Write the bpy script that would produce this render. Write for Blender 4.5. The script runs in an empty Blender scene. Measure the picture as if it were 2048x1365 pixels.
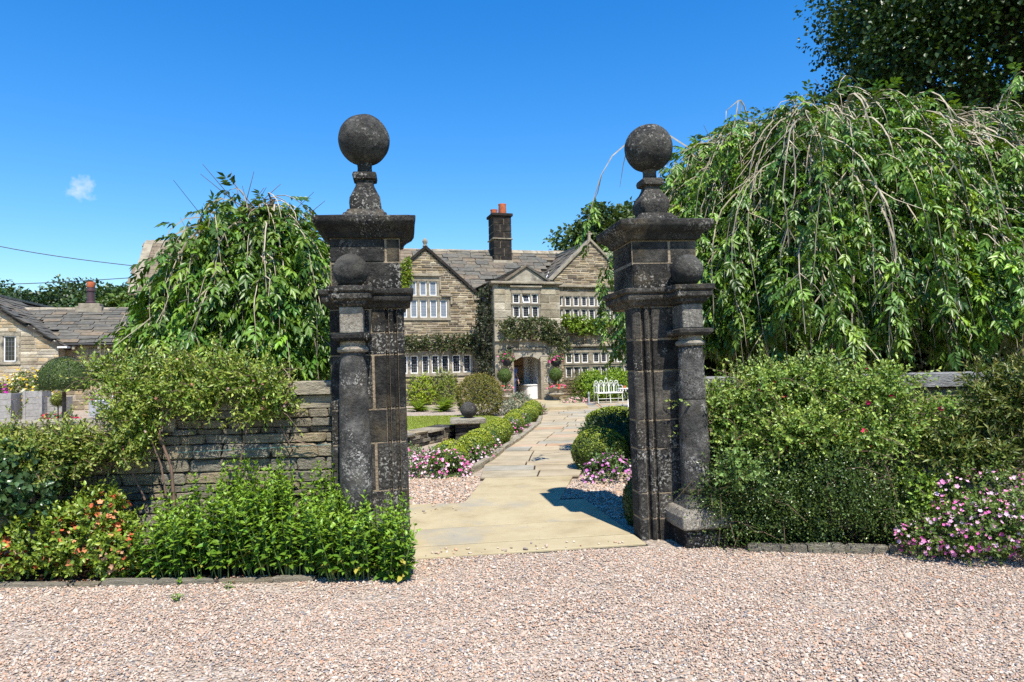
import bpy, bmesh, math, random
import numpy as np
from mathutils import Vector, Matrix, noise as mnoise

random.seed(7)
RNG = np.random.default_rng(11)
SC = bpy.context.scene
COL = SC.collection
R_ = math.radians

# ------------------------------------------------------------------ camera
CAMZ = 1.6
FPX = 1365.0            # focal length in photo pixels (24 mm on 36 mm, 2048 px wide)
PITCH = R_(2.2)         # up
ROLL = R_(1.3)
_F = np.array([0, math.cos(PITCH), math.sin(PITCH)])
_R0 = np.array([1.0, 0, 0])
_U0 = np.cross(_R0, _F)
_R = _R0 * math.cos(ROLL) - _U0 * math.sin(ROLL)
_U = _U0 * math.cos(ROLL) + _R0 * math.sin(ROLL)
cam = bpy.data.cameras.new('camera')
cam.lens = 24.0
cam.sensor_width = 36.0
cam.clip_start = 0.05
cam.clip_end = 3000
co = bpy.data.objects.new('camera', cam)
COL.objects.link(co)
co.matrix_world = Matrix(((_R[0], _U[0], -_F[0], 0), (_R[1], _U[1], -_F[1], 0),
                          (_R[2], _U[2], -_F[2], CAMZ), (0, 0, 0, 1)))
SC.camera = co

def ray(u, v):
    return _F + _R * ((u - 1024) / FPX) - _U * ((v - 682.5) / FPX)

def gnd(u, v, z=0.0):
    d = ray(u, v)
    k = (z - CAMZ) / d[2]
    return np.array([d[0] * k, d[1] * k, z])

def atY(u, v, Y):
    d = ray(u, v)
    k = Y / d[1]
    return np.array([d[0] * k, Y, CAMZ + d[2] * k])

# ------------------------------------------------------------------ world, sun, exposure
SUN_EL, SUN_AZ = R_(58.5), R_(161)      # azimuth clockwise from +Y
sun_dir = Vector((math.sin(SUN_AZ) * math.cos(SUN_EL), math.cos(SUN_AZ) * math.cos(SUN_EL), math.sin(SUN_EL)))
W = bpy.data.worlds.new('World')
SC.world = W
W.use_nodes = True
nt = W.node_tree
for n in list(nt.nodes):
    nt.nodes.remove(n)
out = nt.nodes.new('ShaderNodeOutputWorld')
bg = nt.nodes.new('ShaderNodeBackground')
sky = nt.nodes.new('ShaderNodeTexSky')
sky.sky_type = 'NISHITA'
sky.sun_disc = False
sky.sun_elevation = SUN_EL
sky.sun_rotation = SUN_AZ
sky.air_density = 2.0
sky.dust_density = 0.0
sky.ozone_density = 10.0
sky.altitude = 2000
hsv = nt.nodes.new('ShaderNodeHueSaturation')
hsv.inputs['Saturation'].default_value = 1.28
hsv.inputs['Value'].default_value = 1.05
hsv.inputs['Hue'].default_value = 0.507
nt.links.new(sky.outputs[0], hsv.inputs['Color'])
# one small fair-weather cloud, low over the cottage roof
cd = ray(160, 380)
cd = cd / np.linalg.norm(cd)
tc = nt.nodes.new('ShaderNodeTexCoord')
vd = nt.nodes.new('ShaderNodeVectorMath'); vd.operation = 'DISTANCE'
vd.inputs[1].default_value = tuple(cd)
nz = nt.nodes.new('ShaderNodeTexNoise')
nz.inputs['Scale'].default_value = 70
nz.inputs['Detail'].default_value = 5
nt.links.new(tc.outputs['Generated'], nz.inputs['Vector'])
nt.links.new(tc.outputs['Generated'], vd.inputs[0])
m1 = nt.nodes.new('ShaderNodeMath'); m1.operation = 'MULTIPLY'; m1.inputs[1].default_value = 0.042
nt.links.new(nz.outputs['Fac'], m1.inputs[0])
m2 = nt.nodes.new('ShaderNodeMath'); m2.operation = 'SUBTRACT'
nt.links.new(m1.outputs[0], m2.inputs[0]); nt.links.new(vd.outputs['Value'], m2.inputs[1])
mr = nt.nodes.new('ShaderNodeMapRange')
mr.inputs['From Min'].default_value = 0.006
mr.inputs['From Max'].default_value = 0.022
mr.inputs['To Max'].default_value = 0.6
nt.links.new(m2.outputs[0], mr.inputs['Value'])
mx = nt.nodes.new('ShaderNodeMix'); mx.data_type = 'RGBA'
nt.links.new(mr.outputs[0], mx.inputs['Factor'])
nt.links.new(hsv.outputs[0], mx.inputs['A'])
mx.inputs['B'].default_value = (5.5, 5.7, 6.0, 1)
nt.links.new(mx.outputs['Result'], bg.inputs['Color'])
bg.inputs['Strength'].default_value = 0.118
nt.links.new(bg.outputs[0], out.inputs['Surface'])

sl = bpy.data.lights.new('sun', 'SUN')
sl.energy = 5.0
sl.angle = R_(0.5)
sl.color = (1.0, 0.94, 0.84)
so = bpy.data.objects.new('sun', sl)
COL.objects.link(so)
so.rotation_euler = (-sun_dir).to_track_quat('-Z', 'Y').to_euler()

SC.view_settings.view_transform = 'Standard'
SC.view_settings.look = 'None'
SC.view_settings.gamma = 1.0
SC.view_settings.use_curve_mapping = False
SC.view_settings.exposure = 0.65
SC.cycles.max_bounces = 8
SC.cycles.transparent_max_bounces = 6
SC.cycles.use_denoising = False

# ------------------------------------------------------------------ helpers: objects
def tag(o, label=None, cat=None, group=None, kind=None):
    if label: o['label'] = label
    if cat: o['category'] = cat
    if group: o['group'] = group
    if kind: o['kind'] = kind
    return o

def link(o, parent=None):
    COL.objects.link(o)
    if parent is not None:
        o.parent = parent
    return o

def empty(name, loc=(0, 0, 0), rz=0.0, label=None, cat=None, group=None, kind=None):
    o = bpy.data.objects.new(name, None)
    o.empty_display_size = 0.1
    link(o)
    o.location = loc
    o.rotation_euler = (0, 0, rz)
    return tag(o, label, cat, group, kind)

def obj(name, me, parent=None, loc=None, rot=None, scale=None):
    o = bpy.data.objects.new(name, me)
    link(o, parent)
    if loc is not None: o.location = loc
    if rot is not None: o.rotation_euler = rot
    if scale is not None: o.scale = scale
    return o

def fast_mesh(name, V, F, mat, cols=None, smooth=False):
    """V (n,3), F (m,k) same-size faces, cols per vertex (n,3)"""
    V = np.asarray(V, dtype=np.float32); F = np.asarray(F, dtype=np.int32)
    me = bpy.data.meshes.new(name)
    me.vertices.add(len(V)); me.vertices.foreach_set('co', V.ravel())
    k = F.shape[1]
    me.loops.add(F.size); me.loops.foreach_set('vertex_index', F.ravel())
    me.polygons.add(len(F))
    me.polygons.foreach_set('loop_start', np.arange(0, F.size, k, dtype=np.int32))
    me.polygons.foreach_set('loop_total', np.full(len(F), k, dtype=np.int32))
    if smooth:
        me.polygons.foreach_set('use_smooth', np.ones(len(F), dtype=bool))
    me.update(calc_edges=True)
    if cols is not None:
        a = me.color_attributes.new('Col', 'FLOAT_COLOR', 'POINT')
        c = np.ones((len(V), 4), dtype=np.float32); c[:, :3] = cols
        a.data.foreach_set('color', c.ravel())
    me.materials.append(mat)
    return me

class MB:
    """collects polygons, then links them as ONE mesh object"""
    def __init__(s): s.v = []; s.f = []; s.c = []; s.hascol = False
    def add(s, verts, faces, col=None):
        b = len(s.v)
        s.v += [tuple(p) for p in verts]
        s.f += [tuple(i + b for i in f) for f in faces]
        s.c += [col or (1, 1, 1)] * len(verts)
        if col: s.hascol = True
        return s
    def box(s, x0, x1, y0, y1, z0, z1, col=None):
        return s.add([(x0,y0,z0),(x1,y0,z0),(x1,y1,z0),(x0,y1,z0),(x0,y0,z1),(x1,y0,z1),(x1,y1,z1),(x0,y1,z1)],
                     [(0,3,2,1),(4,5,6,7),(0,1,5,4),(1,2,6,5),(2,3,7,6),(3,0,4,7)], col)
    def prism(s, poly, z0, z1, col=None):
        """poly CCW in xy extruded in z"""
        n = len(poly)
        return s.add([(p[0],p[1],z0) for p in poly] + [(p[0],p[1],z1) for p in poly],
              [tuple(range(n))[::-1], tuple(range(n, 2*n))] + [(i,(i+1)%n,n+(i+1)%n,n+i) for i in range(n)], col)
    def wallpoly(s, poly, y0, y1, col=None):
        """poly in (x,z), CCW seen from -y, extruded from y0 to y1"""
        n = len(poly)
        return s.add([(p[0],y0,p[1]) for p in poly] + [(p[0],y1,p[1]) for p in poly],
              [tuple(range(n)), tuple(range(n, 2*n))[::-1]] + [((i+1)%n,i,n+i,n+(i+1)%n) for i in range(n)], col)
    def rings(s, rings, cap=True, col=None):
        n = len(rings[0]); v = [p for r in rings for p in r]; f = []
        for k in range(len(rings)-1):
            for i in range(n):
                f.append((k*n+i, k*n+(i+1)%n, (k+1)*n+(i+1)%n, (k+1)*n+i))
        if cap:
            f.append(tuple(range(n))[::-1]); f.append(tuple(range((len(rings)-1)*n, len(rings)*n)))
        return s.add(v, f, col)
    def lathe(s, prof, c=(0,0), n=24, col=None):
        """prof list of (r,z) from bottom to top"""
        return s.rings([[(c[0]+r*math.cos(2*math.pi*i/n), c[1]+r*math.sin(2*math.pi*i/n), z) for i in range(n)] for r, z in prof], True, col)
    def sqlathe(s, prof, c=(0,0), ay=1.0, col=None, ch=0.06):
        """square-plan moulding with chamfered corners; prof (halfwidth,z)"""
        rs = []
        for h, z in prof:
            k = h*(1-ch); hy = h*ay; ky = hy*(1-ch)
            rs.append([(c[0]+a, c[1]+b, z) for a, b in
                       ((h,-ky),(h,ky),(k,hy),(-k,hy),(-h,ky),(-h,-ky),(-k,-hy),(k,-hy))])
        return s.rings(rs, True, col)
    def tube(s, pts, rad, n=6, col=None):
        pts = [np.asarray(p, float) for p in pts]
        if not hasattr(rad, '__len__'): rad = [rad]*len(pts)
        rs = []
        for i, p in enumerate(pts):
            d = pts[min(i+1,len(pts)-1)] - pts[max(i-1,0)]
            d = d/(np.linalg.norm(d)+1e-9)
            a = np.cross(d, (0,0,1) if abs(d[2]) < .9 else (1,0,0)); a /= np.linalg.norm(a)+1e-9
            b = np.cross(d, a)
            rs.append([tuple(p + rad[i]*(a*math.cos(2*math.pi*k/n) + b*math.sin(2*math.pi*k/n))) for k in range(n)])
        return s.rings(rs, True, col)
    def sphere(s, c, r, nu=20, nv=12, col=None):
        pr = [(max(r*math.sin(math.pi*i/nv),1e-4), c[2]-r*math.cos(math.pi*i/nv)) for i in range(nv+1)]
        return s.lathe(pr, (c[0],c[1]), nu, col)
    def bar(s, a, b, w, h, col=None):
        a = np.asarray(a, float); b = np.asarray(b, float); d = b-a; d /= np.linalg.norm(d)
        x = np.cross(d, (0,0,1)); x /= np.linalg.norm(x)+1e-9; z = np.cross(x, d)
        q = [(-1,-1),(1,-1),(1,1),(-1,1)]
        return s.rings([[tuple(p + x*i*w/2 + z*j*h/2) for i, j in q] for p in (a, b)], True, col)
    def mesh(s, name, mat, smooth=False, bevel=0, seg=1, rough=0, rs=6.0, sub=0):
        me = bpy.data.meshes.new(name)
        me.from_pydata(s.v, [], s.f)
        if s.hascol:
            a = me.color_attributes.new('Col', 'FLOAT_COLOR', 'POINT')
            c = np.ones((len(s.v), 4), dtype=np.float32); c[:, :3] = np.array(s.c)
            a.data.foreach_set('color', c.ravel())
        bm = bmesh.new(); bm.from_mesh(me)
        bmesh.ops.recalc_face_normals(bm, faces=bm.faces)
        if bevel:
            bmesh.ops.bevel(bm, geom=[e for e in bm.edges if e.calc_face_angle(0) > .5], offset=bevel, segments=seg, affect='EDGES', clamp_overlap=True)
        if sub:
            bmesh.ops.subdivide_edges(bm, edges=[e for e in bm.edges if e.calc_length() > .06], cuts=sub, use_grid_fill=True)
        if rough:
            for v in bm.verts:
                v.co += Vector(mnoise.noise_vector(v.co*rs))*rough
        if smooth:
            for f in bm.faces: f.smooth = True
            for e in bm.edges:
                if e.calc_face_angle(0) > .6: e.smooth = False
        bm.to_mesh(me); bm.free()
        me.materials.append(mat)
        return me
    def build(s, name, mat, parent=None, loc=None, rz=None, **k):
        return obj(name, s.mesh(name, mat, **k), parent, loc, None if rz is None else (0,0,rz))

class Frame:
    """a local frame (s along, t into depth, z up), yawed by rz"""
    def __init__(s, o, rz):
        s.o = np.array([o[0], o[1], 0.0]); s.rz = rz
        s.e1 = np.array([math.cos(rz), math.sin(rz), 0]); s.e2 = np.array([-math.sin(rz), math.cos(rz), 0])
    def pix(s, u, v, t):
        """pixel -> (s,z) on the plane at depth t of the frame"""
        d = ray(u, v); c = np.array([0,0,CAMZ])
        k = (t - (c - s.o) @ s.e2) / (d @ s.e2)
        p = c + d*k - s.o
        return p @ s.e1, p[2]
    def w(s, a, t, z=0.0):
        return s.o + s.e1*a + s.e2*t + np.array([0,0,z])

# ------------------------------------------------------------------ helpers: materials
def new_mat(name):
    m = bpy.data.materials.new(name); m.use_nodes = True
    t = m.node_tree
    for n in list(t.nodes): t.nodes.remove(n)
    o = t.nodes.new('ShaderNodeOutputMaterial'); b = t.nodes.new('ShaderNodeBsdfPrincipled')
    t.links.new(b.outputs[0], o.inputs[0])
    return m, t, b, o

def ramp(t, fac, stops, interp='LINEAR'):
    r = t.nodes.new('ShaderNodeValToRGB'); cr = r.color_ramp; cr.interpolation = interp
    while len(cr.elements) < len(stops): cr.elements.new(0.5)
    for e, (p, c) in zip(cr.elements, stops):
        e.position = p; e.color = (*c, 1) if len(c) == 3 else c
    t.links.new(fac, r.inputs[0]); return r.outputs[0]

def tex_noise(t, vec, scale, detail=5, rough=.6):
    n = t.nodes.new('ShaderNodeTexNoise'); n.inputs['Scale'].default_value = scale
    n.inputs['Detail'].default_value = detail; n.inputs['Roughness'].default_value = rough
    t.links.new(vec, n.inputs['Vector']); return n.outputs['Fac']

def mixc(t, f, a, b, mode='MIX'):
    m = t.nodes.new('ShaderNodeMix'); m.data_type = 'RGBA'; m.blend_type = mode
    for k, x in (('Factor', f), ('A', a), ('B', b)):
        if isinstance(x, (int, float)): m.inputs[k].default_value = x
        elif isinstance(x, tuple): m.inputs[k].default_value = (*x, 1)
        else: t.links.new(x, m.inputs[k])
    return m.outputs['Result']

def math_(t, op, a, b=None):
    m = t.nodes.new('ShaderNodeMath'); m.operation = op
    for i, x in enumerate((a, b)):
        if x is None: continue
        if isinstance(x, (int, float)): m.inputs[i].default_value = x
        else: t.links.new(x, m.inputs[i])
    return m.outputs[0]

def add_bump(t, b, h, strength=.5, dist=.02):
    n = t.nodes.new('ShaderNodeBump'); n.inputs['Strength'].default_value = strength; n.inputs['Distance'].default_value = dist
    t.links.new(h, n.inputs['Height']); t.links.new(n.outputs[0], b.inputs['Normal'])

def coords(t, world=False, per_object=True):
    """object coordinates shifted by the object's own random number"""
    tc = t.nodes.new('ShaderNodeTexCoord')
    if world:
        g = t.nodes.new('ShaderNodeNewGeometry'); return g.outputs['Position']
    if not per_object: return tc.outputs['Object']
    oi = t.nodes.new('ShaderNodeObjectInfo'); va = t.nodes.new('ShaderNodeVectorMath'); va.operation = 'MULTIPLY_ADD'
    va.inputs[0].default_value = (1, 1, 1)
    cb = t.nodes.new('ShaderNodeCombineXYZ')
    k = math_(t, 'MULTIPLY', oi.outputs['Random'], 37.0)
    for i in range(3): t.links.new(k, cb.inputs[i])
    va2 = t.nodes.new('ShaderNodeVectorMath'); va2.operation = 'ADD'
    t.links.new(tc.outputs['Object'], va2.inputs[0]); t.links.new(cb.outputs[0], va2.inputs[1])
    return va2.outputs[0]

def stone_mat(name, stops, scale=3, rnd=None, attr=False, speck=None, speck_scale=30, speck_amt=.62, patch=None, patch_scale=2.0, patch_lo=.55,
              bump=.5, bscale=20, bdist=.02, rough=.9, world=False):
    m, t, b, o = new_mat(name)
    v = coords(t, world)
    c = ramp(t, tex_noise(t, v, scale, 6, .65), stops)
    if rnd:
        oi = t.nodes.new('ShaderNodeObjectInfo')
        c = mixc(t, .75, c, ramp(t, oi.outputs['Random'], rnd), 'MULTIPLY')
    if attr:
        a = t.nodes.new('ShaderNodeAttribute'); a.attribute_name = 'Col'
        c = mixc(t, 1.0, c, a.outputs['Color'], 'MULTIPLY')
    if patch:
        f = ramp(t, tex_noise(t, v, patch_scale, 4), [(patch_lo, (0,0,0)), (patch_lo+.15, (1,1,1))])
        c = mixc(t, f, c, patch)
    if speck:
        n1 = tex_noise(t, v, speck_scale, 3, .75)
        n2 = tex_noise(t, v, 2.3, 3, .6)
        s = math_(t, 'ADD', math_(t, 'MULTIPLY', n2, .25), n1)
        f = ramp(t, s, [(speck_amt, (0,0,0)), (speck_amt+.05, (1,1,1))])
        c = mixc(t, f, c, speck)
    t.links.new(c, b.inputs['Base Color'])
    b.inputs['Roughness'].default_value = rough
    b.inputs['Specular IOR Level'].default_value = .12
    h = math_(t, 'ADD', tex_noise(t, v, bscale, 6, .7), math_(t, 'MULTIPLY', tex_noise(t, v, bscale*.25, 3), 1.2))
    add_bump(t, b, h, bump, bdist)
    return m

def plain_mat(name, c, rough=.6, metal=0, c2=None, scale=8, bump=0, spec=.5):
    m, t, b, o = new_mat(name)
    v = coords(t)
    n = tex_noise(t, v, scale, 5)
    c2 = c2 or tuple(x*.75 for x in c)
    t.links.new(ramp(t, n, [(.3, c2), (.7, c)]), b.inputs['Base Color'])
    b.inputs['Roughness'].default_value = rough; b.inputs['Metallic'].default_value = metal
    b.inputs['Specular IOR Level'].default_value = spec
    if bump: add_bump(t, b, n, bump, .01)
    return m

def leaf_mat(name, trans=.35, rough=.45, spec=.35):
    m, t, b, o = new_mat(name)
    a = t.nodes.new('ShaderNodeAttribute'); a.attribute_name = 'Col'
    t.links.new(a.outputs['Color'], b.inputs['Base Color'])
    b.inputs['Roughness'].default_value = rough; b.inputs['Specular IOR Level'].default_value = spec
    tr = t.nodes.new('ShaderNodeBsdfTranslucent')
    hs = t.nodes.new('ShaderNodeHueSaturation'); hs.inputs['Hue'].default_value = .48; hs.inputs['Saturation'].default_value = 1.1; hs.inputs['Value'].default_value = 1.5
    t.links.new(a.outputs['Color'], hs.inputs['Color']); t.links.new(hs.outputs[0], tr.inputs['Color'])
    ms = t.nodes.new('ShaderNodeMixShader'); ms.inputs[0].default_value = trans
    t.links.new(b.outputs[0], ms.inputs[1]); t.links.new(tr.outputs[0], ms.inputs[2]); t.links.new(ms.outputs[0], o.inputs[0])
    return m

M = {}
M['leaf'] = leaf_mat('leaf', .16, .40, .42)
M['leaf_gloss'] = leaf_mat('leaf_gloss', .2, .28, .5)
M['petal'] = leaf_mat('petal', .25, .6, .2)
M['bark'] = stone_mat('bark', [(.3, (.05,.04,.03)), (.7, (.16,.13,.10))], 6, bump=.8, bscale=30)
M['twig'] = plain_mat('twig', (.52,.45,.33), .8, c2=(.28,.23,.15))
M['twig_red'] = plain_mat('twig_red', (.20,.12,.08), .8, c2=(.10,.07,.05))
M['stem_green'] = plain_mat('stem_green', (.12,.18,.04), .7)
def weathered(name, dark, mid, pale, flake, tan, flake_amt=.60, gscale=1.0, rnd=True):
    """sooty gritstone: soot, paler worn grain, clustered lichen flakes, tan patches"""
    m, t, b, o = new_mat(name)
    v = coords(t)
    c = ramp(t, tex_noise(t, v, 5*gscale, 8, .7), [(.28, dark), (.5, mid), (.72, pale)])
    worn = ramp(t, tex_noise(t, v, 1.6*gscale, 4, .6), [(.45, (0,0,0)), (.68, (1,1,1))])
    grain = ramp(t, tex_noise(t, v, 55*gscale, 4, .8), [(.40, dark), (.62, tuple(q*1.25 for q in pale))])
    c = mixc(t, math_(t, 'MULTIPLY', worn, .75), c, grain)
    c = mixc(t, ramp(t, tex_noise(t, v, 2.4*gscale, 5, .6), [(.57, (0,0,0)), (.75, (.7,.7,.7))]), c, tan)
    if rnd:
        oi = t.nodes.new('ShaderNodeObjectInfo')
        c = mixc(t, 1.0, c, ramp(t, oi.outputs['Random'], [(0,(.7,.7,.7)),(.5,(1,1,1)),(1,(1.7,1.62,1.5))]), 'MULTIPLY')
    vo = t.nodes.new('ShaderNodeTexVoronoi'); vo.inputs['Scale'].default_value = 42*gscale; vo.inputs['Randomness'].default_value = 1
    wv = t.nodes.new('ShaderNodeVectorMath'); wv.operation = 'ADD'
    nn = t.nodes.new('ShaderNodeTexNoise'); nn.inputs['Scale'].default_value = 30*gscale; nn.inputs['Detail'].default_value = 4
    sc_ = t.nodes.new('ShaderNodeVectorMath'); sc_.operation = 'SCALE'; sc_.inputs['Scale'].default_value = .06/gscale
    t.links.new(v, nn.inputs['Vector']); t.links.new(nn.outputs['Color'], sc_.inputs[0]); t.links.new(v, wv.inputs[0]); t.links.new(sc_.outputs[0], wv.inputs[1]); t.links.new(wv.outputs[0], vo.inputs['Vector'])
    cl_ = tex_noise(t, v, 3.0*gscale, 4, .65)
    thr = math_(t, 'SUBTRACT', math_(t, 'MULTIPLY', cl_, 1.1), .18)
    f = math_(t, 'MULTIPLY', math_(t, 'LESS_THAN', vo.outputs['Distance'], thr), ramp(t, tex_noise(t, v, 24*gscale, 3, .7), [(flake_amt-.06, (0,0,0)), (flake_amt, (1,1,1))]))
    f = math_(t, 'MULTIPLY', f, ramp(t, tex_noise(t, v, 2.1*gscale, 3, .7), [(.47,(.02,.02,.02)),(.62,(1,1,1))]))
    c = mixc(t, math_(t, 'MULTIPLY', f, .8), c, flake)
    t.links.new(c, b.inputs['Base Color']); b.inputs['Roughness'].default_value = .92; b.inputs['Specular IOR Level'].default_value = .12
    h = math_(t, 'ADD', tex_noise(t, v, 26, 7, .75), math_(t, 'MULTIPLY', tex_noise(t, v, 6, 3), 1.2))
    add_bump(t, b, h, 1.0, .03)
    return m
M['black_stone'] = weathered('black_stone', (.013,.013,.013), (.034,.033,.031), (.105,.098,.086), (.40,.38,.33), (.17,.135,.085), .48, 1.0)
M['column_stone'] = weathered('column_stone', (.016,.016,.015), (.065,.063,.058), (.20,.19,.17), (.48,.46,.41), (.13,.11,.08), .40, 1.1, rnd=False)
M['black_ball'] = weathered('black_ball', (.014,.014,.014), (.042,.041,.038), (.14,.135,.12), (.34,.32,.28), (.11,.10,.08), .58, rnd=False)
M['grit'] = weathered('grit', (.05,.047,.042), (.15,.14,.12), (.30,.28,.24), (.46,.44,.38), (.22,.18,.12), .55)
M['mortar'] = stone_mat('mortar', [(.3,(.15,.115,.075)),(.5,(.26,.205,.14)),(.75,(.38,.31,.22))], 9, bump=.6, bscale=60)
M['wall_stone'] = stone_mat('wall_stone', [(.25,(.15,.138,.112)),(.5,(.32,.292,.232)),(.75,(.47,.432,.345))], 4, rnd=[(0,(.5,.5,.5)),(.3,(.95,.95,.9)),(.55,(.75,.75,.74)),(.8,(1.25,1.08,.78)),(1,(1.1,1.1,1.1))],
     speck=(.5,.5,.44), speck_scale=14, speck_amt=.80, patch=(.07,.068,.06), patch_scale=3.5, patch_lo=.64, bump=1.0, bscale=16, bdist=.03)
M['coping'] = stone_mat('coping', [(.3,(.17,.15,.12)),(.5,(.34,.30,.22)),(.75,(.46,.41,.30))], 3, speck=(.55,.55,.5), speck_scale=9, speck_amt=.78,
     patch=(.09,.09,.08), patch_scale=2, patch_lo=.56, bump=.9, bscale=16)
M['coping_grey'] = stone_mat('coping_grey', [(.3,(.12,.12,.115)),(.5,(.24,.24,.23)),(.75,(.40,.39,.37))], 5, speck=(.5,.5,.48), speck_scale=16, speck_amt=.78, bump=.9, bscale=20)
M['dark_fill'] = stone_mat('dark_fill', [(.3,(.03,.028,.024)),(.7,(.07,.06,.05))], 6)
M['house_stone'] = stone_mat('house_stone', [(.25,(.50,.46,.40)),(.6,(.95,.92,.86)),(.8,(1.2,1.15,1.05))], 2.2, attr=True, bump=.8, bscale=14, bdist=.03)
M['house_core'] = stone_mat('house_core', [(.3,(.34,.30,.23)),(.7,(.52,.47,.37))], 3, patch=(.14,.12,.10), patch_scale=.6, patch_lo=.6, bump=.6, bscale=12)
M['ashlar'] = stone_mat('ashlar', [(.25,(.12,.105,.085)),(.5,(.30,.265,.205)),(.75,(.47,.43,.34))], 1.6, patch=(.08,.075,.07), patch_scale=1.3, patch_lo=.56, bump=.6, bscale=10)
M['dressed'] = stone_mat('dressed', [(.3,(.17,.145,.105)),(.55,(.31,.27,.20)),(.8,(.43,.39,.30))], 3, patch=(.09,.08,.07), patch_scale=2.5, patch_lo=.6, bump=.5, bscale=14)
M['slate'] = stone_mat('slate', [(.25,(.06,.06,.056)),(.5,(.12,.115,.10)),(.8,(.20,.18,.155))], 3.5,
     rnd=[(0,(.75,.78,.78)),(.4,(1.05,1.04,1.0)),(.7,(1.25,1.15,.98)),(.86,(1.7,1.35,1.0)),(1,(.7,.7,.72))], patch=(.06,.06,.055), patch_scale=2, patch_lo=.58, bump=.6, bscale=12)
M['slate_edge'] = stone_mat('slate_edge', [(.3,(.02,.02,.018)),(.7,(.06,.055,.045))], 6, bump=.6)
M['white_paint'] = plain_mat('white_paint', (.80,.79,.76), .5, c2=(.70,.69,.66), scale=5)
M['white_iron'] = plain_mat('white_iron', (.82,.82,.80), .45, c2=(.74,.73,.70), scale=12)
M['limewash'] = plain_mat('limewash', (.80,.78,.74), .9, c2=(.68,.66,.62), scale=3, bump=.2)
M['lead'] = plain_mat('lead', (.20,.21,.22), .6, c2=(.13,.135,.14), scale=10)
M['lead_pale'] = plain_mat('lead_pale', (.40,.42,.44), .7, c2=(.26,.275,.29), scale=6, bump=.2)
M['black_iron'] = plain_mat('black_iron', (.02,.02,.02), .5)
M['oak'] = plain_mat('oak', (.36,.22,.11), .7, c2=(.20,.11,.055), scale=6, bump=.3)
M['grey_wood'] = plain_mat('grey_wood', (.36,.34,.31), .85, c2=(.22,.21,.19), scale=9, bump=.4)
M['terracotta'] = plain_mat('terracotta', (.62,.17,.06), .8, c2=(.42,.10,.04), scale=6)
M['dark_pot'] = plain_mat('dark_pot', (.085,.04,.045), .5, c2=(.05,.03,.03), scale=6)
M['urn'] = stone_mat('urn', [(.3,(.14,.12,.09)),(.55,(.32,.28,.21)),(.8,(.45,.40,.31))], 5, bump=.6, bscale=20)
M['sooty'] = stone_mat('sooty', [(.3,(.015,.013,.012)),(.55,(.035,.03,.026)),(.8,(.13,.105,.07))], 3, bump=.7, bscale=14)
M['flag'] = stone_mat('flag', [(.25,(.24,.205,.15)),(.5,(.37,.325,.24)),(.75,(.47,.42,.325))], 1.7,
     rnd=[(0,(.72,.80,.90)),(.14,(.78,.84,.92)),(.2,(.95,.93,.86)),(.5,(.86,.80,.70)),(.7,(1.08,1.0,.88)),(.86,(1.12,1.03,.90)),(.94,(1.1,.76,.58)),(1,(.9,.9,.92))], bump=.35, bscale=12, bdist=.01)
M['slab'] = stone_mat('slab', [(.25,(.26,.21,.12)),(.45,(.38,.315,.19)),(.6,(.42,.355,.22)),(.8,(.47,.40,.26))], 2.3, patch=(.31,.285,.225), patch_scale=1.4, patch_lo=.55, speck=(.20,.175,.125), speck_scale=20, speck_amt=.80, bump=.4, bscale=25, bdist=.01)
M['soil'] = stone_mat('soil', [(.3,(.035,.024,.016)),(.7,(.085,.06,.042))], 14, bump=1, bscale=30, bdist=.05, world=True)
M['skin'] = plain_mat('skin', (.55,.33,.24), .6)
M['shirt_blue'] = plain_mat('shirt_blue', (.10,.19,.50), .85)
M['denim'] = plain_mat('denim', (.035,.06,.17), .85)
M['hair'] = plain_mat('hair', (.03,.02,.015), .7)
M['black_cloth'] = plain_mat('black_cloth', (.02,.02,.025), .8)
M['teal'] = plain_mat('teal', (.015,.22,.20), .5)
M['wire'] = plain_mat('wire', (.03,.05,.07), .6)
M['green_wire'] = plain_mat('green_wire', (.10,.22,.20), .6)
M['lamp_glass'] = plain_mat('lamp_glass', (.45,.33,.18), .2)

def glass_mat(name, c, rough=.06):
    m, t, b, o = new_mat(name)
    b.inputs['Base Color'].default_value = (*c, 1); b.inputs['Roughness'].default_value = rough
    b.inputs['Specular IOR Level'].default_value = .6
    v = coords(t); add_bump(t, b, tex_noise(t, v, 3, 2), .08, .05)
    return m
M['glass'] = glass_mat('glass', (.012,.013,.015))
M['glass_sky_tint'] = glass_mat('glass_sky_tint', (.16,.19,.24), .15)  # sky reflection put into the base colour as pale blue-grey

def gravel_mat(name):
    m, t, b, o = new_mat(name)
    v = coords(t, True)
    vo = t.nodes.new('ShaderNodeTexVoronoi'); vo.inputs['Scale'].default_value = 42
    t.links.new(v, vo.inputs['Vector'])
    sp = t.nodes.new('ShaderNodeSeparateColor'); t.links.new(vo.outputs['Color'], sp.inputs[0])
    c = ramp(t, sp.outputs[0], [(0,(.20,.18,.16)),(.2,(.34,.265,.20)),(.5,(.42,.335,.25)),(.8,(.46,.38,.295)),(1,(.56,.50,.43))])
    t.links.new(c, b.inputs['Base Color']); b.inputs['Roughness'].default_value = .9
    b.inputs['Specular IOR Level'].default_value = .2
    h = math_(t, 'SUBTRACT', 1.0, math_(t, 'MULTIPLY', vo.outputs['Distance'], 1.5))
    add_bump(t, b, h, .8, .02)
    return m
M['gravel'] = gravel_mat('gravel')

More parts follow.
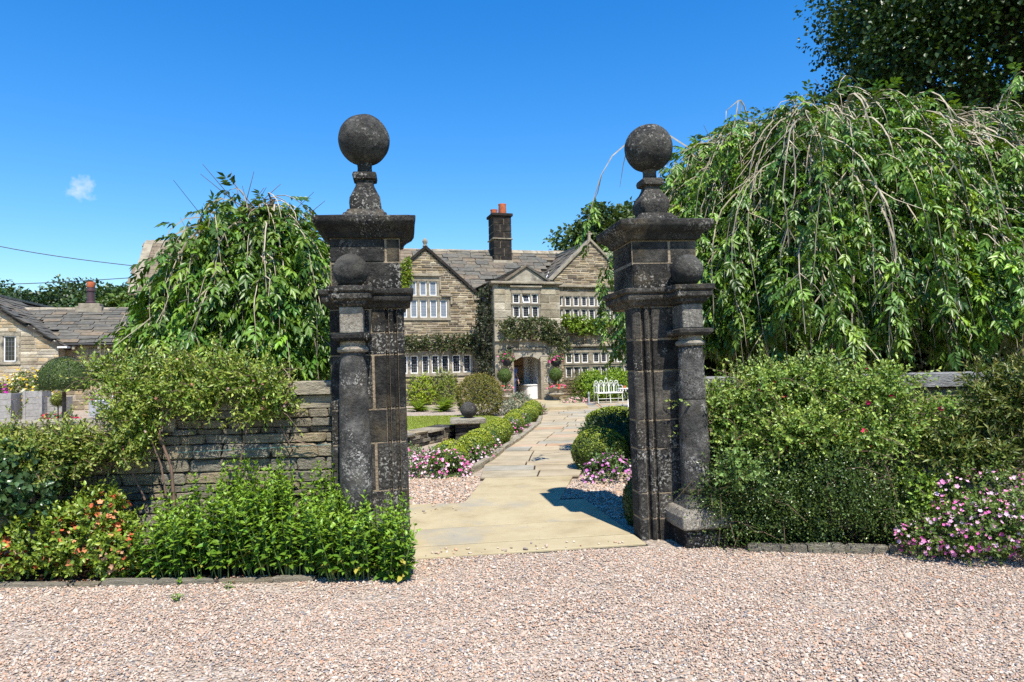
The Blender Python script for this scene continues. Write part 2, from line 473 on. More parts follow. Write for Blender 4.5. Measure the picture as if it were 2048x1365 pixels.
def pebble_mat(name):
    m, t, b, o = new_mat(name)
    a = t.nodes.new('ShaderNodeAttribute'); a.attribute_type = 'INSTANCER'; a.attribute_name = 'tone'
    c = ramp(t, a.outputs['Fac'], [(0,(.16,.16,.17)),(.04,(.24,.22,.21)),(.10,(.32,.24,.185)),(.32,(.39,.295,.225)),(.5,(.45,.35,.265)),(.62,(.45,.26,.16)),(.66,(.40,.29,.22)),(.74,(.48,.39,.30)),(.95,(.50,.43,.355)),(1,(.60,.56,.50))])
    v = coords(t, True); n = tex_noise(t, v, 60, 4)
    c = mixc(t, .35, c, ramp(t, n, [(.3,(.7,.7,.7)),(.7,(1.5,1.5,1.5))]), 'MULTIPLY')
    t.links.new(c, b.inputs['Base Color']); b.inputs['Roughness'].default_value = .85
    b.inputs['Specular IOR Level'].default_value = .15
    return m
M['pebble'] = pebble_mat('pebble')

def lawn_mat(name):
    m, t, b, o = new_mat(name)
    v = coords(t, True)
    c = ramp(t, tex_noise(t, v, 1.6, 5), [(.3,(.17,.22,.03)),(.6,(.24,.29,.045)),(.8,(.33,.35,.08))])
    t.links.new(c, b.inputs['Base Color']); b.inputs['Roughness'].default_value = .9
    b.inputs['Specular IOR Level'].default_value = .1
    add_bump(t, b, tex_noise(t, v, 90, 4), .8, .03)
    return m
M['lawn'] = lawn_mat('lawn')
M['grass_ground'] = M['lawn']

# ------------------------------------------------------------------ helpers: foliage
def nrm(a): return a/(np.linalg.norm(a, axis=-1, keepdims=True)+1e-9)

def lump(P, f, seed):
    """cheap smooth noise in about [-1,1]"""
    r = np.random.default_rng(seed); s = 0
    for k in range(4):
        d = r.normal(size=3)*f*(1+.7*k); s = s+np.sin(P@d + r.uniform(0, 6.3))/(1+.5*k)
    return s/2.2

class Cloud:
    def __init__(s): s.P=[]; s.D=[]; s.N=[]; s.L=[]; s.W=[]; s.C=[]
    def add(s, P, D, N, L, W, C):
        n = len(P)
        s.P.append(P); s.D.append(D); s.N.append(N)
        s.L.append(np.broadcast_to(L, (n,)).astype(float)); s.W.append(np.broadcast_to(W, (n,)).astype(float)); s.C.append(np.broadcast_to(C, (n,3)).astype(float))
        return s
    def build(s, name, mat, parent=None, kind='d', fold=.22, droop=.12):
        P=np.concatenate(s.P); D=nrm(np.concatenate(s.D)); N=np.concatenate(s.N); L=np.concatenate(s.L)[:,None]; Wd=np.concatenate(s.W)[:,None]; C=np.concatenate(s.C)
        S=nrm(np.cross(D,N)); N=np.cross(S,D)
        n=len(P)
        if kind == 'd':
            V=np.stack([P, P+D*L*.45+S*Wd*.5+N*Wd*fold, P+D*L-N*L*droop, P+D*L*.45-S*Wd*.5+N*Wd*fold],1)
            F=np.array([[0,1,2],[0,2,3]])
        elif kind == 'l':       # fuller leaf, eight triangles
            sp1=P+D*L*.33+N*L*.03; sp2=P+D*L*.68-N*L*droop*.3; tip=P+D*L-N*L*droop
            V=np.stack([P, sp1, sp2, tip, sp1+S*Wd*.5+N*Wd*fold, sp2+S*Wd*.38+N*Wd*fold*.7, sp1-S*Wd*.5+N*Wd*fold, sp2-S*Wd*.38+N*Wd*fold*.7],1)
            F=np.array([[0,4,1],[1,4,5],[1,5,2],[2,5,3],[0,1,6],[1,7,6],[1,2,7],[2,3,7]])
        elif kind == 'f':       # five-petalled flower facing D, N is any side vector
            V=[P-D*L*.15]
            for k in range(5):
                a=2*math.pi*k/5
                V.append(P+(S*math.cos(a)+N*math.sin(a))*Wd*.5+D*L*.1)
                a+=math.pi/5
                V.append(P+(S*math.cos(a)+N*math.sin(a))*Wd*.33)
            V=np.stack(V,1); F=np.array([[0,1+k,1+(k+1)%10] for k in range(10)])
        k=V.shape[1]
        FF=(F[None]+(np.arange(n)*k)[:,None,None]).reshape(-1,3)
        me=fast_mesh(name, V.reshape(-1,3), FF, mat, np.repeat(C,k,0))
        return obj(name, me, parent)

def jitcol(n, c, r, dv=.25, dh=.12):
    """vary leaf colour: value and yellow/blue balance"""
    c=np.asarray(c); o=np.repeat(c[None],n,0)
    o=o*(1+r.uniform(-dv,dv,(n,1)))
    o[:,0]*=1+r.uniform(-dh,dh*1.6,n); o[:,2]*=1+r.uniform(-dh,dh,n)
    return o

def sprigs(cl, P, D, length, n, L, Wd, col, r, ang=55, tip=None, dv=.25, bend=.0, lv=.25):
    """n leaves spiralling round each of the len(P) short twigs"""
    m=len(P); D=nrm(D); length=np.broadcast_to(length,(m,))
    A=nrm(np.cross(D, r.normal(size=(m,3)))); B=np.cross(D,A)
    ph=r.uniform(0,6.28,m)
    for k in range(n):
        f=(k+.6)/n
        p=P+D*(length*f)[:,None]; p=p.copy(); p[:,2]-=bend*(f**2)*length
        a=ph+2.4*k+r.uniform(-.4,.4,m)
        rad=A*np.cos(a)[:,None]+B*np.sin(a)[:,None]
        an=R_(ang)*(1.15-.65*f)+r.uniform(-.25,.25,m)
        d=D*np.cos(an)[:,None]+rad*np.sin(an)[:,None]
        nn=D*np.sin(an)[:,None]-rad*np.cos(an)[:,None]+r.normal(size=(m,3))*.25
        c=jitcol(m,col,r,dv)
        if tip is not None:
            w=np.clip((f-.5)*2,0,1); c=c*(1-w)+jitcol(m,tip,r,dv)*w
        s=1+r.uniform(-lv,lv,m)
        cl.add(p,d,nn,L*s*(1-.25*f),Wd*s*(1-.25*f),c)

def ellip(n, c, rad, r, lo=.8, hi=1.0, zmin=None, lumpy=.12, lf=2.2, seed=1):
    """points in the outer shell of a lumpy ellipsoid and their outward normals"""
    d=nrm(r.normal(size=(n,3))); rad=np.asarray(rad)
    k=r.uniform(lo,hi,n)*(1+lumpy*lump(d,lf,seed))
    P=np.asarray(c)+d*rad*k[:,None]; N=nrm(d/rad)
    if zmin is not None:
        s=P[:,2]>zmin; P=P[s]; N=N[s]
    return P,N

UP=np.array([0,0,1.0])

def bush_leaves(cl, ells, dens, L, Wd, col, r, n=5, slen=.12, up=.5, tip=None, ang=55, lo=.75, lumpy=.15, zmin=.02, dv=.25, bend=0, rnd=.35, cull=True):
    """sprigs over a union of ellipsoids; dens = sprigs per square metre"""
    for i,(c,rad) in enumerate(ells):
        a=4*math.pi*((rad[0]*rad[1])**1.6/3+(rad[0]*rad[2])**1.6/3+(rad[1]*rad[2])**1.6/3)**(1/1.6)
        P,N=ellip(int(a*dens)+1,c,rad,r,lo,1.0,zmin,lumpy,seed=i+int(c[0]*100)%97)
        if cull and len(ells)>1:
            keep=np.ones(len(P),bool)
            for j,(c2,r2) in enumerate(ells):
                if j!=i: keep&=(((P-np.asarray(c2))/np.asarray(r2))**2).sum(1)>.45
            P=P[keep];N=N[keep]
        if len(P)==0: continue
        D=nrm(N+UP*up+r.normal(size=P.shape)*rnd)
        sprigs(cl,P,D,slen*(1+r.uniform(-.4,.5,len(P))),n,L,Wd,col,r,ang,tip,dv,bend)

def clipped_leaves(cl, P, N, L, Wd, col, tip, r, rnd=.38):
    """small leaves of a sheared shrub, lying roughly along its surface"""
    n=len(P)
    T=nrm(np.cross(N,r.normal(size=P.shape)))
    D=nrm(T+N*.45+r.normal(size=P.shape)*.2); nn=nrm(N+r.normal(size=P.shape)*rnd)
    w=np.clip(.15+.85*N[:,2:3],0,1)*r.uniform(.25,1,(n,1))      # young growth on the crown, also painting in sunlit tops and shaded sides
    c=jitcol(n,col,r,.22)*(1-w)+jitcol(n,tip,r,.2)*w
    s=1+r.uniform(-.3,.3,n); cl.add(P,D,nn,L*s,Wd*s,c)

def flowers(cl, P, N, size, cols, r):
    n=len(P)
    idx=r.integers(0,len(cols),n)
    c=np.asarray(cols)[idx]*(1+r.uniform(-.2,.15,(n,1)))
    s=size*(1+r.uniform(-.3,.3,n))
    cl.add(P,nrm(N+r.normal(size=P.shape)*.35),r.normal(size=P.shape),s,s,c)

def stems(name, roots, tops, rad, mat, parent, r, n=4, wob=.06, sides=4):
    mb=MB()
    for a,b in zip(roots,tops):
        a=np.asarray(a);b=np.asarray(b); pts=[]
        for i in range(n+1):
            f=i/n; pts.append(a*(1-f)+b*f+(r.normal(size=3)*wob*math.sin(math.pi*f)))
        mb.tube(pts,[rad*(1-.6*i/n) for i in range(n+1)],sides)
    return mb.build(name,mat,parent,smooth=True)

# ================================================================== SETTING: ground, gravel, lawn, beds
def sheet(name, pts, z, mat, kind='structure', thick=0.0, parent=None):
    mb = MB()
    n = len(pts)
    if thick:
        mb.prism([(p[0], p[1]) for p in pts], z-thick, z)
    else:
        mb.add([(p[0], p[1], z) for p in pts], [tuple(range(n))])
    o = mb.build(name, mat, parent)
    if kind and parent is None: tag(o, kind=kind)
    return o

sheet('ground', [(-900,-300),(900,-300),(900,1500),(-900,1500)], -.03, M['lawn'])
GF = Frame(gnd(822, 1113), R_(8.9))           # gate frame: s along the gate, t inward
sR, _ = 0, 0
pr = gnd(1288, 1089)
S_RIGHT = float((pr - GF.o) @ GF.e1)          # front inner corner of the right pier
PW = .63
sheet('gravel_forecourt', [(-14,-6),(14,-6),(14,6.6),(-14,6.6)], -.0005, M['gravel'])
sheet('garden_gravel', [(-40,6.6),(30,6.6),(30,48),(-40,48)], -.006, M['gravel'])

# soil beds either side of the gate, edged by low stones
bedL = [(-9,5.2),(-4.0,5.32),(-2.3,5.30),(-.95,5.36),(-.85,5.62),(-1.4,6.2),(-9,6.3)]
bedR = [(1.75,5.93),(3.0,5.74),(4.0,5.50),(8,5.1),(8,6.4),(1.8,6.8)]
sheet('soil_bed_by_left_wall', bedL, .012, M['soil'])
sheet('soil_bed_by_right_wall', bedR, .012, M['soil'])

# unit stones shared by the walls and edgings
def unit_stones(name, mat, k=6, bev=.10, rough=.06, sub=0):
    L = []
    for i in range(k):
        mb = MB().box(-.5,.5,-.5,.5,-.5,.5)
        me = mb.mesh(name, mat, bevel=bev)
        for v in me.vertices:
            v.co += Vector(mnoise.noise_vector(Vector(v.co)*2.2 + Vector((i*7.3, i*3.1, i)))) * rough * 1.6
        L.append(me)
    return L
STONES = unit_stones('stone', M['wall_stone'], 7, .09, .07)
COPE = unit_stones('coping_stone', M['coping'], 3, .035, .02)
COPEG = unit_stones('coping_stone', M['coping_grey'], 3, .05, .03)
KERB = unit_stones('kerb_stone', M['coping_grey'], 3, .06, .05)
BLK = unit_stones('stone', M['black_stone'], 3, .09, .07)

def kerb_run(name, pts, h, w, lo=.35, hi=.7, mats=KERB, sink=.02):
    """a row of edging stones along a ground line"""
    core = MB()
    for a, b in zip(pts[:-1], pts[1:]):
        core.bar((a[0],a[1],h*.2), (b[0],b[1],h*.2), w*.5, h*.5)
    k = core.build(name, M['dark_fill']); tag(k, kind='structure')
    for a, b in zip(pts[:-1], pts[1:]):
        a=np.array(a[:2],float); b=np.array(b[:2],float); L=np.linalg.norm(b-a); d=(b-a)/L; x=0
        while x < L-.05:
            l=min(random.uniform(lo,hi), L-x)
            if L-x-l < .12: l=L-x
            c=a+d*(x+l/2)
            obj('kerb_stone', random.choice(mats), k, (c[0],c[1],h/2-sink+random.uniform(-.008,.008)), (random.uniform(-.04,.04),random.uniform(-.02,.02),math.atan2(d[1],d[0])+random.uniform(-.03,.03)), (l*.97,w*random.uniform(.85,1.1),h))
            x+=l
    return k
kerb_run('kerb_of_left_bed', [(-4.0,5.30),(-3.2,5.30),(-2.3,5.29),(-1.55,5.31)], .045, .08, .4, .9, STONES, .012)
kerb_run('kerb_of_right_bed', [(1.95,5.84),(2.3,5.80),(2.42,5.77),(3.35,5.63)], .085, .09, .22, .5, STONES, .015)

# ================================================================== PATH
pathbed = sheet('path', [GF.w(-.02,-.16)[:2], GF.w(S_RIGHT+.02,-.16)[:2], GF.w(S_RIGHT+.02,1.95)[:2], GF.w(.30,2.2)[:2], GF.w(-.02,2.2)[:2]], .006, M['dark_fill'])
def slab(poly, z0, z1, mat, name='paving_slab', par=pathbed, bev=.003):
    c = np.mean(np.array(poly)[:, :2], axis=0)
    mb = MB().prism([(p[0]-c[0], p[1]-c[1]) for p in poly], z0, z1)
    return mb.build(name, mat, par, loc=(c[0], c[1], 0), bevel=bev)
def gw(s, t): return GF.w(s, t)[:2]
SW = S_RIGHT
slab([gw(0,-.15), gw(SW,-.15), gw(SW,.20), gw(0,.20)], -.05, .022, M['slab'])
slab([gw(0,.220), gw(SW,.222), gw(SW,.86), gw(0,.86)], -.05, .024, M['slab'])
slab([gw(0,.888), gw(SW,.884), gw(SW,1.93), gw(.0,2.16)], -.05, .023, M['slab'])
L_PX = [(930,1012),(956,975),(962,950),(968,933),(995,908),(1027,884),(1061,860),(1084,835),(1080,818)]
R_PX = [(1107,1003),(1130,975),(1166,950),(1166,933),(1151,908),(1151,884),(1181,860),(1195,835),(1203,821)]
LE = np.array([gnd(*p)[:2] for p in L_PX]); RE = np.array([gnd(*p)[:2] for p in R_PX])
LE = np.vstack([LE, [LE[-1][0]+.1, 27.9]]); RE = np.vstack([RE, [RE[-1][0]+.3, 29.0]])
def lx(y): return float(np.interp(y, LE[:,1], LE[:,0]))
def rx(y): return float(np.interp(y, RE[:,1], RE[:,0]))
# long buff slab between gate threshold and flags
YS = float(LE[0][1]); YF = float(gnd(1050, 957)[1])
slab([(lx(YS)-.02, YS+.02), (rx(YS)+.05, YS+.02), (rx(YF)-.1, YF), (lx(YF)+.08, YF)], -.05, .021, M['slab'])
mb = MB(); ys = np.linspace(YF-.1, 28.2, 40)
v = [(lx(y)+.005, y, .004) for y in ys] + [(rx(y)-.005, y, .004) for y in ys]
mb.add(v, [(i, 40+i, 41+i, i+1) for i in range(39)])
joints = mb.build('path_bed', M['soil']); tag(joints, kind='structure')
rr = random.Random(5); y = YF+.015
while y < 27.3:
    h = rr.uniform(.42,.78) if y < 18 else rr.uniform(.6,1.0)
    a, b = lx(y+h/2), rx(y+h/2); n = max(2, round((b-a)/rr.uniform(.62,.95)))
    cuts = [0]+sorted(min(.9,max(.1,(i+rr.uniform(-.25,.25))/n)) for i in range(1,n))+[1]
    for c0, c1 in zip(cuts[:-1], cuts[1:]):
        g = .012
        j = [rr.uniform(-.03,.03) for _ in range(4)]
        x00 = lx(y)+(rx(y)-lx(y))*c0+g; x10 = lx(y)+(rx(y)-lx(y))*c1-g
        x01 = lx(y+h)+(rx(y+h)-lx(y+h))*c0+g; x11 = lx(y+h)+(rx(y+h)-lx(y+h))*c1-g
        dz = rr.uniform(-.004,.006)
        slab([(x00,y+j[0]*.3),(x10,y+j[1]*.3),(x11,y+h-.05+j[2]*.5),(x01,y+h-.05+j[3]*.3)], -.03, .026+dz, M['flag'], 'flagstone', joints)
    y += h
# terrace of flags before the right wing, where the bench stands
ter = sheet('terrace', [(rx(24)+.05,23.6),(7.6,25.2),(7.6,30.5),(rx(28)+.1,29.2)], .003, M['flag'])
y = 24.0
while y < 29.6:
    h = rr.uniform(.6,.9); x = rx(y+h/2)+.12
    x1 = 7.3
    while x < x1-.3:
        w = min(rr.uniform(.6,1.2), x1-x)
        if x1-x-w < .3: w = x1-x
        if y+h < 25.0+ (x-4)*.3+5:
            slab([(x,y),(x+w-.02,y),(x+w-.02,y+h-.02),(x,y+h-.02)], -.03, .024+rr.uniform(-.004,.005), M['flag'], 'flagstone', ter)
        x += w
    y += h
# kerb along the left of the path
KP = [gnd(*p)[:2] for p in ((927,952),(956,938),(975,927),(1003,905),(1044,877),(1078,849),(1082,836))]
kerb_run('kerb_of_path', KP, .11, .12, .5, .95, COPE, .02)

# step before the porch (after the house frame is known, see below)

# lawn, with cut blades near its edge
LWN = [gnd(*p)[:2] for p in ((780,885),(823,880),(905,866),(960,862),(985,852),(1003,836),(960,832),(780,834))]
LWN = [(-6.5,LWN[0][1]+.6)] + [tuple(p) for p in LWN[1:-1]] + [(-6.5, LWN[-1][1])]
lawn = sheet('lawn', LWN, .02, M['lawn'])
def inpoly(P, poly):
    x, yv = P[:,0], P[:,1]; ins = np.zeros(len(P), bool); n = len(poly)
    for i in range(n):
        x0,y0 = poly[i][:2]; x1,y1 = poly[(i+1)%n][:2]
        c = ((y0>yv) != (y1>yv)) & (x < (x1-x0)*(yv-y0)/(y1-y0+1e-12)+x0); ins ^= c
    return ins
r = np.random.default_rng(3)
P = np.column_stack([r.uniform(-6.5,0.5,90000), r.uniform(13,27,90000), np.full(90000,.02)])
P = P[inpoly(P, LWN)]
cl = Cloud(); n = len(P)
cl.add(P, np.column_stack([r.normal(0,.5,n), r.normal(0,.5,n), np.ones(n)]), r.normal(size=(n,3)), r.uniform(.02,.04,n), .018, jitcol(n,(.26,.32,.045),r,.35)*(1+.25*lump(P,.9,4))[:,None])
tag(cl.build('lawn_grass', M['leaf']), 'short mown grass of the lawn behind the left gate pier', 'grass', kind='stuff')

# ================================================================== PEBBLES (geometry-node instances on points)
def pebbles(name, pts, size, label, seed=1):
    n = len(pts); r = np.random.default_rng(seed)
    me = bpy.data.meshes.new(name)
    me.vertices.add(n); me.vertices.foreach_set('co', np.asarray(pts, dtype=np.float32).ravel())
    a = me.attributes.new('rot','FLOAT_VECTOR','POINT'); a.data.foreach_set('vector', np.column_stack([r.normal(0,.35,n), r.normal(0,.35,n), r.uniform(0,6.3,n)]).astype(np.float32).ravel())
    s = size*np.exp(r.normal(0,.33,n))
    a = me.attributes.new('scl','FLOAT_VECTOR','POINT'); a.data.foreach_set('vector', np.column_stack([s*r.uniform(.8,1.35,n), s*r.uniform(.65,1,n), s*r.uniform(.38,.62,n)]).astype(np.float32).ravel())
    a = me.attributes.new('tone','FLOAT','POINT'); a.data.foreach_set('value', r.uniform(0,1,n).astype(np.float32))
    me.update()
    o = obj(name, me)
    g = bpy.data.node_groups.new(name, 'GeometryNodeTree')
    g.interface.new_socket('Geometry', in_out='INPUT', socket_type='NodeSocketGeometry')
    g.interface.new_socket('Geometry', in_out='OUTPUT', socket_type='NodeSocketGeometry')
    N = g.nodes; gi = N.new('NodeGroupInput'); go = N.new('NodeGroupOutput')
    ico = N.new('GeometryNodeMeshIcoSphere'); ico.inputs['Radius'].default_value = .5; ico.inputs['Subdivisions'].default_value = 2
    sp = N.new('GeometryNodeSetPosition'); no = N.new('ShaderNodeTexNoise'); no.inputs['Scale'].default_value = 1.7
    vs = N.new('ShaderNodeVectorMath'); vs.operation = 'SUBTRACT'; vs.inputs[1].default_value = (.5,.5,.5)
    vm = N.new('ShaderNodeVectorMath'); vm.operation = 'SCALE'; vm.inputs['Scale'].default_value = .7
    g.links.new(no.outputs['Color'], vs.inputs[0]); g.links.new(vs.outputs[0], vm.inputs[0]); g.links.new(vm.outputs[0], sp.inputs['Offset'])
    g.links.new(ico.outputs['Mesh'], sp.inputs['Geometry'])
    ss = N.new('GeometryNodeSetShadeSmooth'); g.links.new(sp.outputs[0], ss.inputs[0])
    sm = N.new('GeometryNodeSetMaterial'); sm.inputs['Material'].default_value = M['pebble']; g.links.new(ss.outputs[0], sm.inputs['Geometry'])
    ip = N.new('GeometryNodeInstanceOnPoints'); g.links.new(gi.outputs[0], ip.inputs['Points']); g.links.new(sm.outputs[0], ip.inputs['Instance'])
    for nm, sock in (('rot','Rotation'),('scl','Scale')):
        na = N.new('GeometryNodeInputNamedAttribute'); na.data_type = 'FLOAT_VECTOR'; na.inputs['Name'].default_value = nm
        g.links.new(na.outputs['Attribute'], ip.inputs[sock])
    g.links.new(ip.outputs[0], go.inputs[0])
    md = o.modifiers.new('pebbles','NODES'); md.node_group = g
    return tag(o, label, 'gravel', kind='stuff')

def jgrid(x0,x1,y0,y1,sp,r):
    nx=int((x1-x0)/sp); ny=int((y1-y0)/sp)
    X,Y=np.meshgrid(x0+(np.arange(nx)+.5)*sp, y0+(np.arange(ny)+.5)*sp)
    P=np.column_stack([X.ravel(),Y.ravel()]); return P+r.uniform(-.55,.55,P.shape)*sp
r = np.random.default_rng(9)
slabpoly = [gw(0,-.15), gw(SW,-.15), gw(SW,2.1), gw(0,2.1)]
P = jgrid(-6.6,6.6,2.4,6.0,.0108,r)
P = P[np.abs(P[:,0]) < .83*P[:,1]+.5]
P = P[~inpoly(P, slabpoly)]
P = P[~(inpoly(P, bedL) & (P[:,1] > 5.42)) & ~(inpoly(P, bedR) & (P[:,1] > 5.85-(P[:,0]-2.2)*.2))]
z = r.uniform(-.006,.010,len(P)) + .004*lump(np.column_stack([P,P[:,0]*0]),2.5,3)
thin = lump(np.column_stack([P*[1.0,2.2],P[:,0]*0]),1.3,8)+.5*lump(np.column_stack([P,P[:,0]*0]),4.0,9)
kp = r.uniform(size=len(P)) > np.clip((thin-.30)*1.1,0,.8); P = P[kp]; z = z[kp]
pebbles('gravel', np.column_stack([P,z]), .0124, 'pinkish beige pebble gravel of the forecourt before the gate', 4)
P = jgrid(-2.2,2.6,7.2,10.2,.024,r)
pth = [(lx(q)-.02,q) for q in np.linspace(7.3,10.6,8)] + [(rx(q)+.02,q) for q in np.linspace(10.6,7.3,8)]
P = P[~inpoly(P, slabpoly) & ~inpoly(P, pth)]
pebbles('gravel', np.column_stack([P, r.uniform(-.004,.012,len(P))]), .024, 'pink gravel beside the path inside the gate', 5)
# loose pebbles kicked on to the threshold slabs
P = np.array([GF.w(a,b)[:2] for a,b in zip(r.uniform(.03,SW-.05,42), np.abs(r.normal(0,.09,42))-.13)])
P = np.vstack([P, np.array([GF.w(a,b)[:2] for a,b in zip(r.uniform(.05,.6,14), r.uniform(1.6,2.1,14))])])
pebbles('gravel', np.column_stack([P, np.full(len(P),.030)]), .020, 'few loose pebbles kicked on to the sandstone threshold', 6)

# ================================================================== GATE PIERS
def gate_pier(sc, m, label, seed):
    """sc: centre along the gate; m=+1 keeps the column on -s (outer side of the left pier)"""
    rd = random.Random(seed)
    base = GF.w(sc, 0)
    root = empty('gate_pier', base, GF.rz, label, 'gate pier', 'pair of stone gate piers')
    root.rotation_euler = (0, R_(-.7), GF.rz)
    h = PW/2 if seed == 1 else PW/2+.015
    D = .60
    X = lambda poly: [(m*p[0], p[1]) for p in (poly if m > 0 else poly[::-1])]
    RB = [(h,.235),(h-.13,.235),(h-.13,D)]
    prof_in = [(.15,0),(.154,.036),(.180,.036),(.184,0),(.218,0),(.224,.055),(.252,.055),(.256,.012),(.298,.012),(h,.03)]
    core = MB().box(-h+.012, h-.012, .014, D-.012, 0, 2.14) if m else None
    core.v = []; core.f = []; core.c = []
    core.prism(X([(-h+.005,.006)]+[(p[0]-.002,p[1]+.006) for p in prof_in[:-1]]+[(h-.005,.036),(h-.005,.229),(h-.135,.229),(h-.135,D-.006),(-h+.005,D-.006)]), 0, 2.13)
    core.prism([(-h+.018,.019),(h-.018,.019),(h-.018,D-.018),(-h+.018,D-.018)], 2.13, 2.76)
    core.build('mortar_core', M['mortar'], root)
    zs = [0,.235,.575,.98,1.27,1.735,1.925,2.132] if seed == 1 else [0,.20,.43,.83,1.09,1.54,1.83,2.132]
    for k in range(len(zs)-1):
        z0, z1 = zs[k]+(.004 if k else 0), zs[k+1]-.006
        xs = [.045, None, .05, -.02, .04, None, .03][k] if seed == 1 else None
        dy = rd.uniform(-.003,.003)
        if xs is None:
            polys = [[(-h,dy)]+prof_in+RB+[(-h,D)]]
        else:
            polys = [[(-h,dy),(xs-.008,dy),(xs-.008,D),(-h,D)], [(xs+.008,-dy)]+prof_in+RB+[(xs+.008,D)]]
        for p in polys:
            MB().prism(X(p), z0, z1).build('block', M['black_stone'], root, bevel=.006, seg=2)
    # upper stage: two courses of squared blocks
    hu = h-.012
    for z0, z1, xs in ((2.302,2.53,[-hu,-.03,hu] if seed == 1 else [-hu,hu]),(2.54,2.742,[-hu,.17,hu] if seed == 1 else [-hu,-.05,hu])):
        for a, b in zip(xs[:-1], xs[1:]):
            a2, b2 = sorted((m*a, m*b))
            MB().box(a2+.006, b2-.006, .012+rd.uniform(-.003,.003), D-.012, z0, z1).build('block', M['black_stone'], root, bevel=.008, seg=2)
    # cornice, cap, pedestal, baluster and ball
    cy = D/2
    MB().sqlathe([(h-.005,2.134),(h+.018,2.15),(h+.022,2.175),(h+.06,2.19),(h+.068,2.23),(h+.055,2.243),(h+.085,2.255),(h+.088,2.296),(h+.02,2.301)], (0,cy), (D/2)/h, ch=.03).build('cornice', M['black_stone'], root, bevel=.004, sub=2, rough=.006, rs=9, smooth=True)
    MB().sqlathe([(h-.01,2.744),(h+.012,2.754),(h+.022,2.784),(h+.05,2.812),(h+.095,2.842),(h+.108,2.862),(h+.118,2.877),(h+.120,2.918),(h+.06,2.935)], (0,cy), (D/2+.11)/(h+.11), ch=.02).build('cap', M['black_stone'], root, bevel=.004, sub=2, rough=.005, rs=9, smooth=True)
    MB().sqlathe([(.215,2.925),(.215,2.958),(.195,2.968),(.19,2.993),(.165,3.01),(.155,3.035),(.12,3.042)], (0,cy), ch=.05).build('pedestal', M['black_stone'], root, bevel=.003, sub=1, rough=.005, rs=10, smooth=True)
    if seed == 1:
        pb = [(.135,3.04),(.139,3.10),(.134,3.15),(.105,3.21),(.083,3.26),(.076,3.317)]
    else:
        pb = [(.12,3.04),(.142,3.095),(.147,3.14),(.130,3.20),(.092,3.25),(.074,3.29),(.068,3.322)]
    MB().sqlathe(pb, (0,cy), ch=.18).build('baluster', M['black_stone'], root, smooth=True)
    MB().sqlathe([(.078,3.317),(.102,3.327),(.108,3.36),(.10,3.385),(.07,3.391)], (0,cy), ch=.12).build('collar', M['black_stone'], root, smooth=True)
    MB().lathe([(.068,3.385),(.064,3.445),(.075,3.535)], (0,cy), 20).build('neck', M['black_stone'], root, smooth=True)
    MB().sphere((0,0,0), .231, 48, 28).build('ball', M['black_ball'], root, loc=(0,cy,3.70), rough=.006, rs=9, smooth=True)
    # engaged column on its own pedestal before the pier
    cx, cyy = -m*(.115 if seed == 1 else .14), -.155
    c = (cx, cyy)
    MB().sqlathe([(.19,0),(.19,.165)], c, ch=.03).build('plinth', M['black_stone'], root, bevel=.008, rough=.006, sub=1)
    MB().sqlathe([(.225,.167),(.235,.18),(.235,.27),(.21,.325),(.16,.335)], c, ch=.04).build('base_slab', M['grit'], root, bevel=.008, sub=1, rough=.008, rs=7)
    MB().sqlathe([(.165,.333),(.16,.36),(.135,.40),(.128,.44)], c, ch=.12).build('column_base', M['grit'], root, smooth=True, rough=.005)
    MB().lathe([(.118,.438),(.140,.448),(.146,.468),(.140,.49),(.12,.50)], c, 28).build('torus', M['black_stone'], root, smooth=True)
    def rad(z):
        f=(z-.5)/1.25; return .134-.026*f**1.6
    if seed == 1:
        parts=[(.5,1.752)]
    else:
        parts=[(.5,1.275),(1.283,1.752)]
    for a,b in parts:
        zz=np.linspace(a,b,14)
        MB().lathe([(rad(q) if 0<i<13 else rad(q)-.006,float(q)) for i,q in enumerate(zz)], c, 36).build('column_shaft', M['column_stone'], root, smooth=True, rough=.007, rs=7)
    MB().lathe([(.10,1.752),(.124,1.76),(.132,1.778),(.124,1.797),(.104,1.803),(.100,1.85)], c, 28).build('astragal', M['grit'], root, smooth=True)
    MB().sqlathe([(.13,1.846),(.148,1.862),(.156,1.868),(.158,1.90),(.14,1.908)], c, ch=.04).build('abacus', M['black_stone'], root, bevel=.004, sub=1, rough=.005)
    MB().box(cx-.095,cx+.095,cyy-.095,-.001,1.909,2.131).build('die_block', M['grit'], root, bevel=.01, rough=.004)
    MB().sqlathe([(.10,2.133),(.128,2.15),(.13,2.175),(.168,2.192),(.172,2.23),(.16,2.24),(.185,2.252),(.188,2.294),(.10,2.302)], c, ch=.06).build('cornice_block', M['black_stone'], root, bevel=.004, sub=1, rough=.008, rs=8)
    MB().sphere((0,0,0), .146, 36, 22).build('ball', M['black_ball'], root, loc=(cx,cyy,2.437), rough=.004, rs=12, smooth=True)
    return root
gate_pier(-PW/2, 1, 'blackened stone gate pier with ball finial, its single-piece column rising out of leafy herbs', 1)
gate_pier(S_RIGHT+PW/2+.035, -1, 'blackened stone gate pier with ball finial, its column cracked across and pedestal in view', 2)

